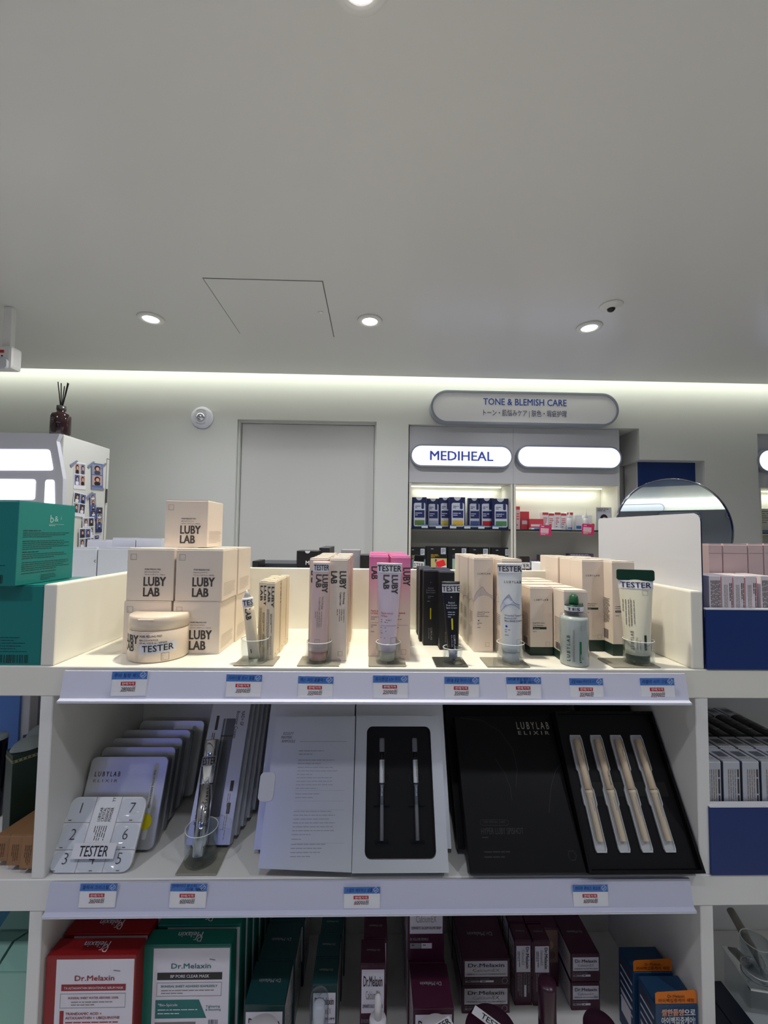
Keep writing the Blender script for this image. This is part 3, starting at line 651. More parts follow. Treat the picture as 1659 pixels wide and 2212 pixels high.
pricecard(1095, 1171, 1461.5, 1511, '25000원', '워터풀 톤업 에센스', Lc + 'below the white mountain tube', 0, '블루 베이스')
pricecard(1232, 1306, 1464, 1514, '35000원', '듀얼 PDRN 하이드라 시카', Lc + 'below the dropper bottle')
pricecard(1386, 1461, 1464, 1515, '30000원', '라멜라 시카 크림', Lc + 'below the green capped tube', -.3)
Lm = 'white and blue price card on the middle rail, '
pricecard(168, 248.5, 1906, 1961, '36000원', '엘릭서 크리스탈', Lm + 'below the blister tray', .2)
pricecard(364, 444, 1906, 1962, '60000원', '엔에이디 부스터', Lm + 'below the chrome tester pen', .6, '크림')
pricecard(742, 821, 1912, 1963, '60000원', '스컬트 매트릭스 앰플', Lm + 'below the open silver box')
pricecard(1239, 1316, 1908, 1960, '60000원', '하이퍼 루비스 피쇼트', Lm + 'below the open black box', .2)

# ================================================================== TOP SHELF
ORD = ['frontmost', 'second from the front', 'third from the front', 'fourth from the front', 'fifth from the front', 'sixth from the front', 'rearmost']
def deep(root, n, step, lab, w=None, jit=.0012, dxs=None):     # the same carton repeated towards the back of the shelf
    p = root.location.copy(); root['label'] = lab(0); r = random.Random(len(bpy.data.objects))
    for k in range(1, n):
        dx = dxs[k] if dxs else r.uniform(-jit, jit)
        dup(root, (p.x + dx, p.y + k*step, p.z), lab(k))

# --- stacked square cream boxes
def pad_print(q, w, d, h):
    f = front(w, d, h); q.emblem(f, w*.07, h*.80, w*.12, INKL)
    q.t(f, 'PORE PEELING PAD', w*.38, h*.60, h*.028, INK, .012, w*.34); q.t(f, 'BHA-CICA-HYA-PCCA', w*.38, h*.55, h*.022, INKL, .004, w*.3); q.t(f, '125 mL / 4.22 fl. oz. / 60pads', w*.38, h*.5, h*.022, INKL, .004, w*.44)
    q.t(f, 'LUBY', w*.36, h*.29, h*.175, INK, .035, w*.48); q.t(f, 'LAB', w*.36, h*.085, h*.17, INK, .035, w*.355)
    s_ = rside(w, d, h); q.lines(s_, d*.1, h*.34, d*.8, 9, h*.03, INKL, h*.006, words=False)
pw = .0815; x, Y, w1, h1 = span(374.7, 476, 1301.6, 1413, T)
pw = w1; py = Y; ph = h1
PS = 'square cream pad box, '
mk = lambda lab, loc: carton('pad_box', PS + lab, 'box', loc, pw, pw*.97, ph, CREAM, pad_print, 'stacked square cream pad boxes')
p0 = mk('lower right of the stack, beside the round jar', (x, py, T))
pb = lambda lab, loc: dup(p0, loc, PS + lab)
G_ = .0011
xl = (aty(265, 1310, py).x + aty(371, 1310, py).x)/2
pb('lower left of the stack, mostly hidden by the round jar', (xl, py+.001, T))
z2 = T + ph + .0023
x2 = (aty(376.5, 1240, py).x + aty(484, 1240, py).x)/2
pb('upper right of the front stack under the topmost box', (x2, py, z2))
pb('upper left of the front stack, next to the side divider', ((aty(273.5, 1240, py).x + aty(376, 1240, py).x)/2 - .0005, py+.001, z2))
pb('rear lower box behind the lower right one', (x+.002, py+pw*.97+G_, T))
pb('rear upper box behind the upper right one', (x2+.002, py+pw*.97+G_, z2))
pb('topmost of the stack, alone on the third level', ((aty(352.7, 1130, py+.06).x + aty(450.6, 1130, py+.06).x)/2, py+.062, z2+ph+.0023))


def sticker(q, fm, u, v, w, h, txt, wid, m=STICK, ink=NAVYI, cap=.62, rot=0, n=12, bold=.006, al='c', e0=.0003):
    ca, sa = math.cos(rot), math.sin(rot)
    g2 = lambda a, b, e=0: fm(u + a*ca - b*sa, v + a*sa + b*ca, e)
    q.rect(g2, -w/2, -h/2, w/2, h/2, m, e0, n, 6 if n > 4 else 1); q.t(g2, txt, 0 if al == 'c' else -w/2 + .001, -h*cap/2, h*cap, ink, bold, wid, al, e=e0+.0005)

# --- round pad jar
a, b = atz(257, 1428, T), atz(386, 1428, T); R = (b.x-a.x)/2*1.0; jx = (a.x+b.x)/2; jy = .012 + R
H = aty(322, 1322, jy).z - T
t = thing('pad_jar', 'round cream pad jar with tester sticker at the front of the top shelf', 'jar', (jx, jy, T))
JAR = mat('cream_jar_plastic', (236, 218, 198), .25); hs = H*.70
MB().lathe([(R*.93, 0), (R*.99, .003), (R*.985, hs-.002), (R*.95, hs)], JAR, 64).build('jar', t)
q = MB(); q.lathe([(R*.95, hs+.0006), (R*.985, hs+.0006), (R*.985, H-.004), (R*.965, H-.001), (R*.94, H), (0, H)], JAR, 64)
q.box((-.012, -R*1.0, hs+.015), (.012, -R*.95, hs+.018), JAR, .001); q.build('lid', t)
q = MB(); f = cyl(R*.985, a0=yaw((jx, jy))*.65); U = lambda px: R*math.asin(max(-1, min(1, (px-321.5)/64.5)))
V = lambda py_: (1440 - py_)/(1440-1332)*(H-.004)
q.t(f, 'LUBY', -R*1.3, V(1391), .0125, INK, .03, R*.78); q.t(f, 'LAB', -R*1.3, V(1411), .0125, INK, .03, R*.6)
q.t(f, 'PORE PEELING PAD', U(292), V(1375), .0032, INK, .012, .031); q.t(f, 'BHA-CICA-HYA-PCCA', U(292), V(1384), .0026, INK, .006, .026); q.t(f, '125 mL / 4.22 fl. oz. / 60PADS', U(292), V(1391), .0026, INK, .006, .038)
sticker(q, f, U(329), V(1402), .052, .0155, 'TESTER', .043, NAVYI and STICK, BLACKI, .6, math.radians(2)); q.emblem(f, U(336), V(1434), .0105, INKL); q.build('printed_label', t)

# --- small lemon-cream boxes, two columns
def ampbox(q, w, d, h):
    f = front(w, d, h); q.t(f, 'LUBY', w*.62, h*.95, w*.3, INK, .03, h*.27, rot=-PI/2); q.t(f, 'LAB', w*.2, h*.95, w*.28, INK, .03, h*.2, rot=-PI/2)
    q.lines(f, w*.72, h*.6, h*.25, 2, w*.12, INK, w*.05, True); q.lines(f, w*.72, h*.32, h*.25, 2, w*.12, INKL, w*.04, True)
    q.lines(f, w*.4, h*.66, h*.6, 3, w*.1, INKL, w*.045, True, 4); s_ = rside(w, d, h); q.poly(s_, circ(d*.5, h*.07, d*.07, 8), INKL)
x, Y, w, h = span(575.5, 594.5, 1259, 1417, T, .03)
AMPC = mat('lemon_cream_card', (240, 224, 196), .42)
c = carton('ampoule_carton', 'x', 'box', (x, Y, T), w, .0215, h, AMPC, ampbox, 'small cream ampoule boxes'); N_ = 5
deep(c, N_, .0224, lambda k: f'small cream vertical lettered box behind the pointed tube, right column, {ORD[k]}')
c = dup(c, (x - w - .0012, Y+.012, T)); deep(c, N_-1, .0224, lambda k: f'small cream vertical lettered box behind the pointed tube, left column, {ORD[k]}')

# --- tester cups
def cup(l, r, top, bot, pl, pr_, label, base=MPLATE, cy=.0245):
    a, b = aty(l, (top+bot)/2, cy), aty(r, (top+bot)/2, cy); R = (b.x-a.x)/2; cx = (a.x+b.x)/2; z1 = aty((l+r)/2, top, cy).z
    pa, pb_ = aty(pl, 1441, .004).x, aty(pr_, 1441, .004).x
    t = thing('tester_holder', label, 'tester holder', (cx, cy, T), group='clear tester cups on mirrored plates')
    MB().box((pa-cx, .004-cy, .0003), (pb_-cx, .050-cy, .002), base, .0006).build('base_plate', t)
    h = z1 - T
    MB().lathe([(0, .0024), (R, .0024), (R, h), (R-.0012, h+.0006), (R-.0016, h), (R-.0018, .0042), (0, .0042)], CLEAR, 48).build('cup', t)
    MB().tube([(R*math.cos(2*PI*i/40)*.985, R*math.sin(2*PI*i/40)*.985, h) for i in range(40)], .0006, mat('cup_rim', (232, 236, 234), .1), 6, closed=True).build('cup_rim', t)
    return cx, cy, R
TZ = T + .0045
def squeeze(name, label, cx, cy, px_top, px_bot, y_top, y_bot_body, y_base, wt, wb, capr, m_body, m_cap, prints, seal=None, tiltx=0, group='tester tubes standing in clear cups', nozzle=None, cat='tube', seal_h=.012):
    H = aty(px_top, y_top, cy).z - TZ; hb = aty(px_bot, y_bot_body, cy).z - TZ; Z = (cy - CAM.y)/FPX
    at_w, ab = wt*Z/2, wb*Z/2
    ang = math.atan2((px_top - px_bot)*Z, H) + tiltx
    t = thing(name, label, cat, (cx, cy, TZ), (0, ang, yaw((cx, cy))*.85), group)
    def A(z): k = max(0, min(1, (z-hb)/(H-hb))); return ab + (at_w-ab)*k**1.15
    def Bv(z): k = max(0, min(1, (z-hb)/(H-hb))); return max(.0016, ab*(1 - k**1.5))
    q = MB(); n = 40; zs = [hb + (H-hb)*i/20 for i in range(21)]; vs = []; fs = []
    for z in zs:
        for i in range(n): an = 2*PI*i/n; vs.append((A(z)*math.cos(an), Bv(z)*math.sin(an), z))
    for k in range(20):
        for i in range(n): j = (i+1) % n; fs.append((k*n+i, k*n+j, k*n+n+j, k*n+n+i))
    fs += [tuple(range(n-1, -1, -1)), tuple(20*n+i for i in range(n))]; q.add(vs, fs, m_body, True)
    fm = lambda u, v, e=0: Vector((u, -Bv(v)*math.sqrt(max(0, 1 - min(.999, (u/A(v))**2))) - e - .0002, v))
    prints(q, fm, H, hb, A); q.build('tube', t)
    if nozzle: nozzle(t, hb)
    else:
        r_ = capr*Z/2; MB().lathe([(r_*.94, 0), (r_, .0015), (r_*1.0, hb-.0012), (r_*.96, hb-.0004)], m_cap, 40).build('cap', t)
    if seal:
        q = MB(); q.prism(rrect(-at_w-.0008, H-seal_h, at_w+.0008, H+.001, .003), -.0028, .0028, seal); q.build('end_seal', t)
    return t
LID = mat('tube_clear_end', (226, 222, 226), .2)
# pointed ampoule tube (nozzle up)
cx, cy, R = cup(521, 580, 1378, 1440, 503, 590, 'clear tester cup on mirrored plate holding the pointed cream ampoule tube')
p1 = aty(549, 1440, cy); ptip = aty(532.5, 1274, cy); L = (ptip - Vector((p1.x, cy, TZ))).length; Z = (cy-CAM.y)/FPX; r_ = 11.5*Z
t = thing('ampoule_tube', 'pointed cream ampoule tube leaning left in a clear cup', 'tube', (p1.x, cy, TZ), (0, math.atan2(ptip.x - p1.x, ptip.z - TZ), 0), 'tester tubes standing in clear cups')
hb = L*.76; q = MB(); n = 32; vs = []; fs = []
for k in range(13):
    z = hb*k/12; f_ = k/12; aa = r_*(1.05 - .08*f_); bb = max(.0012, r_*min(1, f_*1.7))
    for i in range(n): an = 2*PI*i/n; vs.append((aa*math.cos(an), bb*math.sin(an), z))
for k in range(12):
    for i in range(n): j = (i+1) % n; fs.append((k*n+i, k*n+j, k*n+n+j, k*n+n+i))
fs += [tuple(range(n-1, -1, -1)), tuple(12*n+i for i in range(n))]; q.add(vs, fs, AMPC, True)
f = lambda u, v, e=0: Vector((u, -math.sqrt(max(1e-8, 1-(u/r_)**2))*max(.0012, r_*min(1, v/hb*1.7)) - e - .0003, v))
q.t(f, 'LAB', -r_*.35, hb*.97, r_*.95, INK, .03, hb*.205, rot=-PI/2); q.lines(f, r_*-.25, hb*.2, hb*.19, 1, .002, INK, .0014, True, 2); q.build('tube', t)
MB().lathe([(r_*.9, hb), (r_*.98, hb+.001), (r_*.98, hb+.013), (r_*.75, hb+.0135)], mat('frosted_cap', (222, 220, 218), .3), 32).build('collar', t)
MB().lathe([(r_*.72, hb+.0135), (r_*.2, L-.003), (r_*.12, L), (0, L)], mat('nozzle_frost', (216, 218, 220), .22), 24).build('nozzle', t)
q = MB(); f = cyl(r_*.985, a0=yaw(t.location)); sticker(q, f, 0, hb+.0065, r_*2.6, .0105, 'TES', r_*1.75, STICK, BLACKI, .75, 0, 16); q.build('tester_sticker', t)

# tall cream boxes + rosy tube
def maxbox(q, w, d, h):
    f = front(w, d, h); q.t(f, 'LUBY', w*.58, h*.885, w*.36, INK, .035, h*.175, rot=-PI/2); q.t(f, 'LAB', w*.1, h*.885, w*.34, INK, .035, h*.125, rot=-PI/2)
    q.t(f, 'M.A.X Firming', w*.78, h*.675, w*.1, INK, .01, h*.115, rot=-PI/2); q.t(f, 'Complex Cream', w*.6, h*.675, w*.1, INK, .01, h*.13, rot=-PI/2)
    q.lines(f, w*.86, h*.51, h*.14, 4, w*.12, INKL, w*.04, True, 1); q.emblem(f, w*.55, h*.05, w*.24, INKL)
xa, Ya, wa, ha = span(712, 751, 1209, 1428, T)
c = carton('firming_cream_carton', 'x', 'box', (xa, Ya, T), wa, .036, ha, PEACH, maxbox, 'tall cream boxes behind the rosy tube')
deep(c, 5, .0375, lambda k: f'tall cream box with vertical lettering behind the rosy tube, right column, {ORD[k]}')
c = dup(c, (xa - wa - .0035, Ya+.006, T)); deep(c, 5, .0375, lambda k: f'tall cream box with vertical lettering behind the rosy tube, left column, {ORD[k]}')
cx, cy, R = cup(662, 716, 1384, 1441, 641, 733, 'clear tester cup on mirrored plate holding the rosy tube')
def maxtube(q, f, H, hb, A):
    sticker(q, f, 0, H-.0095, A(H)*1.96, .0135, 'TESTER', A(H)*1.8, STICK, BLACKI, .62, 0, 12, .01)
    q.t(f, 'LUBY', .002, H-.020, .0085, INK, .035, .0275, rot=-PI/2); q.t(f, 'LAB', -.0075, H-.020, .0082, INK, .035, .0195, rot=-PI/2)
    q.t(f, 'M.A.X Firming', .002, H-.0535, .0028, INKL, .004, .018, rot=-PI/2); q.t(f, 'Complex Cream', -.002, H-.0535, .0028, INKL, .004, .02, rot=-PI/2)
    q.lines(f, .003, H-.075, .025, 4, .003, INKL, .0009, True, 7); q.emblem(f, -.006, hb+.012, .007, INKL)
squeeze('cream_tube', 'rosy beige tube with tester label standing cap down in a cup', cx-.001, cy, 688, 684.5, 1212, 1404, 1439, 36, 39, 33, mat('rosy_tube', (214, 188, 184), .38), mat('rose_cap', (214, 160, 150), .3), maxtube)

# pink boxes + lilac tube
PINKG = gradient_mat('pink_fade_card', (238, 214, 196), (236, 122, 178), .075, .158)
def pinkbox(q, w, d, h):
    f = front(w, d, h); q.t(f, 'LUBY', w*.62, h*.9, w*.36, INK, .035, h*.18, rot=-PI/2); q.t(f, 'LAB', w*.12, h*.9, w*.34, INK, .035, h*.13, rot=-PI/2)
    q.t(f, 'Peachy tone-up', w*.12, h*.445, w*.1, ROSE, .008, w*.62); q.t(f, 'UV Mood', w*.12, h*.42, w*.1, ROSE, .008, w*.34)
    q.lines(f, w*.12, h*.395, w*.5, 2, h*.02, INKL, h*.007); q.rect(f, w*.1, h*.333, w*.88, h*.336, INKL); q.lines(f, w*.12, h*.315, w*.3, 2, h*.018, INKL, h*.007); q.lines(f, w*.12, h*.25, w*.45, 1, h*.02, INKL, h*.007); q.emblem(f, w*.55, h*.05, w*.24, INKL)
xa, Ya, wa, ha = span(845, 887.5, 1204, 1425, T)
c = carton('tone_cream_carton', 'x', 'box', (xa, Ya, T), wa, .036, ha, PINKG, pinkbox, 'pink fading boxes')
deep(c, 4, .0375, lambda k: f'tall pink to cream box behind the lilac tube, right column, {ORD[k]}', jit=.0008)
xb_, Yb_, wb_, hb_ = span(798, 840, 1203, 1418, T)
c = dup(c, (xb_, Yb_, T)); deep(c, 4, .0375, lambda k: f'tall pink to cream box behind the lilac tube, left column, {ORD[k]}', jit=.0008)
cx, cy, R = cup(812, 865, 1386, 1441, 795.5, 877.5, 'clear tester cup on mirrored plate holding the lilac tube')
def pinktube(q, f, H, hb, A):
    sticker(q, f, 0, H-.008, A(H)*1.96, .0145, 'TESTER', A(H)*1.9, STICK, BLACKI, .62, 0, 12, .01)
    q.t(f, 'LUBY', .004, H-.018, .0095, INK, .035, .0285, rot=-PI/2); q.t(f, 'LAB', -.0088, H-.018, .0092, INK, .035, .0215, rot=-PI/2)
    u = -.011; q.t(f, 'Peachy tone-up', u, H-.076, .0025, ROSE, .006, .018); q.t(f, 'UV Mood', u, H-.0805, .0025, ROSE, .006, .009); q.lines(f, u, H-.0845, .016, 2, .0032, INKL, .0011); q.rect(f, u, H-.0935, .012, H-.0931, INKL, .0004, 6); q.lines(f, u, H-.096, .02, 1, .003, INKL, .001); q.lines(f, u, H-.101, .01, 2, .003, INKL, .001); q.lines(f, u, H-.111, .018, 1, .003, INKL, .0011); q.emblem(f, .004, hb+.012, .0085, INKL)
squeeze('tone_cream_tube', 'pale lilac tube with tester label in front of the pink boxes', cx-.0015, cy, 837.5, 834.5, 1216, 1403, 1440, 54, 36, 31, mat('lilac_tube', (216, 200, 214), .4), mat('olive_cap', (206, 200, 176), .3), pinktube)

# black boxes + black tube
BOXK = mat('black_soft_card', (22, 24, 30), .5); YEL = mat('yellow_bar', (226, 210, 30), .5); GREYP = mat('grey_print', (150, 152, 156), .5)
def blackbox(q, w, d, h):
    f = front(w, d, h); q.poly(f, circ(w*.5, h*.845, w*.03, 6), GREYP)
    for s_, v in (('Retinol', .76), ('Dual Active', .73), ('Spot Cream', .70)): q.t(f, s_, w*.5, h*v, h*.018, GREYP, .012, None, 'c')
    q.lines(f, w*.3, h*.66, w*.45, 2, h*.02, GREYP, h*.006); q.lines(f, w*.25, h*.595, w*.5, 1, h*.02, GREYP, h*.007)
    q.poly(f, rrect(w*.46, h*.35, w*.54, h*.5, w*.035, 3), YEL); q.t(f, 'LUBYLAB', w*.5, h*.235, w*.12, GREYP, .01, h*.16, rot=-PI/2); q.t(f, 'ELIXIR', w*.36, h*.23, w*.06, GREYP, .004, h*.14, rot=-PI/2)
    q.barcode(lside(w, d, h), d*.55, h*.04, d*.35, h*.1, GREYP)
xa, Ya, wa, ha = span(915.5, 946, 1233, 1394.5, T)
LAV = mat('painted_glint_flap', (70, 72, 92), .35)  # lavender glints of the box tops put into the flap colour
c = carton('spot_cream_carton', 'x', 'box', (xa, Ya, T), wa, .024, ha, BOXK, blackbox, 'slim black boxes', mflap=LAV)
deep(c, 4, .0255, lambda k: f'slim black box with yellow bar, left column behind the black tube, {ORD[k]}', dxs=[0, -.004, -.002, -.003])
xb_, Yb_, wb_, hb_ = span(948.5, 981.5, 1237, 1404, T)
c = dup(c, (xb_+.001, Yb_, T)); deep(c, 4, .0255, lambda k: f'slim black box with yellow bar, right column behind the black tube, {ORD[k]}', dxs=[0, -.001, .002, .001])
cx, cy, R = cup(957, 998.5, 1398, 1442, 942, 1012, 'clear tester cup on mirrored plate holding the black tube', mat('dark_mirror_plate', (110, 112, 106), .08, metal=.6))
def blacktube(q, f, H, hb, A):
    sticker(q, f, 0, H-.0105, A(H)*1.98, .0125, 'TESTE', A(H)*1.96, STICK, BLACKI, .7, 0, 12, .01)
    q.poly(f, circ(0, H-.0235, .0012, 8), GREYP)
    for s_, v in (('Retinol', .033), ('Dual Active', .0368), ('Spot Cream', .0406)): q.t(f, s_, 0, H-v, .0024, PALE, .012, None, 'c')
    q.lines(f, -.006, H-.0455, .012, 3, .0035, PALE, .001); q.poly(f, rrect(-.0012, H-.072, .0012, H-.055, .0011, 3), YEL, .0004)
    q.t(f, 'LUBYLAB', .0015, H-.080, .0028, PALE, .01, .021, rot=-PI/2); q.t(f, 'ELIXIR', -.002, H-.080, .0014, PALE, .004, .018, rot=-PI/2)
def noz(t, hb):
    q = MB(); q.lathe([(.0028, .0), (.0034, .004), (.0044, hb-.016), (.0065, hb-.0155), (.007, hb+.001)], mat('grey_clear_nozzle', (176, 178, 190), .15, coat=.5), 28); q.build('nozzle', t)
squeeze('spot_cream_tube', 'black tube with yellow bar and grey nozzle standing in a clear cup', cx+.001, cy, 972, 978, 1256, 1399, 1442, 38.5, 24, 20, mat('black_tube', (20, 20, 24), .32), BLACKG, blacktube, seal=None, nozzle=noz)

# mountain boxes + white tube
SHADE = mat('mountain_print', (206, 194, 192), .5); SHADEL = mat('mountain_print_light', (226, 208, 196), .5); LINEI = mat('ridge_line_ink', (84, 80, 84), .5)
up = [(0, .575), (.15, .64), (.3, .675), (.45, .70), (.52, .68), (.65, .64), (.8, .615), (1, .605)]; lo = [(1, .56), (.85, .59), (.7, .605), (.5, .61), (.3, .6), (.15, .575), (0, .53)]
def ridge(q, f, w, h, m, s_=1, y0=0):
    pu = [(a*w, y0 + b*h) for a, b in up]; pl_ = [(a*w, y0 + b*h) for a, b in lo]
    q.poly(f, pu + pl_, m, .0002); q.outline(f, pu, w*.008, LINEI, .0004, False); q.outline(f, pl_, w*.005, LINEI, .0004, False)
def mtbox(q, w, d, h):
    f = front(w, d, h); ridge(q, f, w, h, SHADE); q.t(f, 'L U B Y L A B', w*.2, h*.83, h*.017, INK, .01, w*.66)
    for s_, v in (('Waterful Tone-Up', .42), ('Essence UV', .4), ('Blue BASE Cream', .377)): q.t(f, s_, w*.18, h*v, h*.012, INK, .006)
    q.poly(f, circ(w*.25, h*.335, w*.035, 10), INK); q.lines(f, w*.18, h*.31, w*.28, 2, h*.016, INKL, h*.006); q.lines(f, w*.18, h*.265, w*.42, 1, h*.02, INKL, h*.006); q.emblem(f, w*.6, h*.06, w*.2, INKL)
    s_ = lside(w, d, h); ridge(q, s_, d, h*.9, SHADEL); q.lines(s_, d*.3, h*.42, d*.55, 7, h*.02, INKL, h*.006); q.lines(s_, d*.2, h*.25, d*.6, 7, h*.016, INKL, h*.004)
xa, Ya, wa, ha = span(1023.5, 1065, 1207, 1408.6, T)
c = carton('essence_carton', 'x', 'box', (xa, Ya, T), wa, .040, ha, PEACH, mtbox, 'peach boxes with mountain line art')
deep(c, 4, .0415, lambda k: f'tall peach box with mountain line art, left column, {ORD[k]}', dxs=[0, -.001, .001, 0])
xb_, Yb_, wb_, hb_ = span(1086, 1128, 1210, 1420, T)
c = dup(c, (xb_-.001, Yb_, T)); deep(c, 4, .0415, lambda k: f'tall peach box with mountain line art behind the white tube, {ORD[k]}', dxs=[0, 0, -.001, 0])
cx, cy, R = cup(1074, 1131.5, 1387, 1442, 1053, 1146, 'clear tester cup on mirrored plate holding the white mountain tube')
def mttube(q, f, H, hb, A):
    sticker(q, f, 0, H-.008, A(H)*1.96, .014, 'TESTER', A(H)*1.93, STICK, BLACKI, .62, 0, 12, .01); q.t(f, 'L U B Y L A B', -.0085, H-.030, .0038, INK, .01, .025)
    U_ = [(-.0145 + .028*a, H - .067 + (b-.575)*.16) for a, b in up]; L_ = [(-.0145 + .028*a, H - .067 + (b-.575)*.16) for a, b in lo]
    q.poly(f, U_ + L_, mat('mountain_blue', (182, 190, 214), .5), .0003); q.outline(f, U_, .0004, LINEI, .0005, False); q.outline(f, L_, .0003, LINEI, .0005, False)
    for s_, v in (('Waterful Tone-Up', .0795), ('Essence UV', .0835), ('Blue BASE Cream', .0875)): q.t(f, s_, -.009, H-v, .0026, mat('slate_ink', (84, 92, 120), .5), .006)
    q.poly(f, circ(-.0065, H-.0945, .0016, 12), mat('blue_dot', (40, 44, 190), .4), .0004); q.lines(f, -.009, H-.099, .008, 2, .003, INKL, .0011); q.lines(f, -.009, H-.107, .014, 1, .003, INKL, .0011); q.emblem(f, .008, hb+.012, .007, INKL)
squeeze('essence_tube', 'white tube with blue mountain art and tester label in a cup', cx+.001, cy, 1104.5, 1107.5, 1217, 1405, 1444, 52, 38, 36, mat('white_tube', (216, 220, 222), .38), mat('white_cap', (208, 210, 206), .3), mttube)

# short boxes with green base + dropper bottle
def cicashort(q, w, d, h, tall=False):
    f = front(w, d, h); v = lambda a: h*a
    q.t(f, 'L U B Y L A B', w*.18, v(.81 if not tall else .83), h*(.026 if not tall else .017), INK, .01, w*.62)
    yy = .47 if not tall else .52
    q.t(f, 'Dual PCA Hydra' if not tall else 'Lamellaxome Cica', w*.12, v(yy), h*(.02 if not tall else .012), INK, .005, w*.52); q.t(f, 'Cica Ampoule' if not tall else 'Intense Cream', w*.12, v(yy-.034 if not tall else yy-.022), h*(.02 if not tall else .012), INK, .005, w*.45)
    b0 = yy - (.085 if not tall else .06); q.rect(f, w*.12, v(b0), w*.72, v(b0+(.035 if not tall else .022)), GREENC); q.t(f, 'Phytosome', w*.16, v(b0)+h*.007, h*.014 if not tall else h*.009, WHITEI, .006, None, e=.0006)
    q.lines(f, w*.12, v(b0-.03), w*.42, 1, h*.02, INKL, h*.007); q.emblem(f, w*.68, v(.14), w*.17, INKL)
    s_ = lside(w, d, h); q.lines(s_, d*.15, v(.6), d*.68, 18 if not tall else 22, h*(.02 if not tall else .0125), INK, h*.006); q.barcode(s_, d*.2, v(.14 if not tall else .16), d*.5, h*.1, INK)
xa, Ya, wa, ha = span(1144.7, 1193.6, 1270, 1416, T)
c = carton('ampoule_box', 'x', 'box', (xa, Ya, T), wa, .038, ha, PEACH, cicashort, 'short peach boxes with green base', band=(ha*.125, GREENC))
deep(c, 4, .0395, lambda k: f'short peach box with green base, left column behind the dropper bottle, {ORD[k]}', dxs=[0, .001, -.001, 0])
xb_, Yb_, wb_, hb_ = span(1219, 1268, 1279, 1431, T, .028)
c = dup(c, (xb_, Yb_, T)); deep(c, 5, .0395, lambda k: f'short peach box with green base, right column behind the dropper bottle, {ORD[k]}', dxs=[0, .001, -.001, 0, .001])
dy = .026; a, b = aty(1211, 1400, dy), aty(1268.5, 1400, dy); R = (b.x-a.x)/2; H = aty(1240, 1285, dy-R*.3).z - T; hsd = aty(1240, 1331, dy-R).z - T
t = thing('dropper_bottle', 'clear frosted dropper bottle with green bulb at the front edge', 'bottle', ((a.x+b.x)/2, R+.004, T+.0003))
FROST = mat('frosted_liquid', (188, 193, 187), .25, coat=.6)
MB().lathe([(R*.93, 0), (R*.985, .002), (R*.985, hsd-.008), (R*.93, hsd-.004), (R*.6, hsd-.003)], FROST, 56).build('serum_fill', t)
MB().lathe([(R*.97, 0), (R, .0015), (R, hsd-.004), (R*.9, hsd), (R*.6, hsd+.001), (R*.56, hsd+.006)], CLEAR, 56).build('glass_bottle', t)
rc = R*.66; c0 = hsd + .004; c1 = aty(1240, 1311, R*.4).z - T
MB().lathe([(rc*.98, c0), (rc, c0+.001), (rc, c1), (rc*.9, c1+.001), (0, c1+.001)], GREEN, 40).build('collar', t)
MB().lathe([(R*.31, c1+.001), (R*.33, c1+.004), (R*.33, H-.010), (R*.28, H-.003), (R*.15, H), (0, H)], mat('green_rubber', (20, 86, 52), .4), 32).build('bulb', t)
q = MB(); sticker(q, cyl(rc, 0, a0=yaw(t.location)), -rc*.05, (c0+c1)/2, rc*2.9, (c1-c0)*.78, 'TES', rc*1.35, STICK, NAVYI, .6, 0, 18, .01); q.build('tester_sticker', t)
q = MB(); f = cyl(R, 0, a0=yaw(t.location)); q.t(f, 'L U B Y L A B', -R*.28, .008, R*.24, mat('green_ink', (40, 70, 58), .5), .012, hsd*.5, rot=PI/2); q.t(f, 'Dual PCA Hydra Cica Ampoule', R*.02, .008, R*.13, INKL, .004, hsd*.62, rot=PI/2); q.rect(f, R*.36, .007, R*.5, hsd*.5, mat('green_band', (14, 104, 62), .4), .0003, 3); q.t(f, 'Phytosome', R*.47, .009, R*.08, WHITEI, .006, None, rot=PI/2, e=.0006); q.lines(f, R*.62, hsd*.2, hsd*.12, 1, .002, INKL, .001, True); q.emblem(f, R*.44, hsd*.72, R*.3, INKL); q.build('printed_label', t)
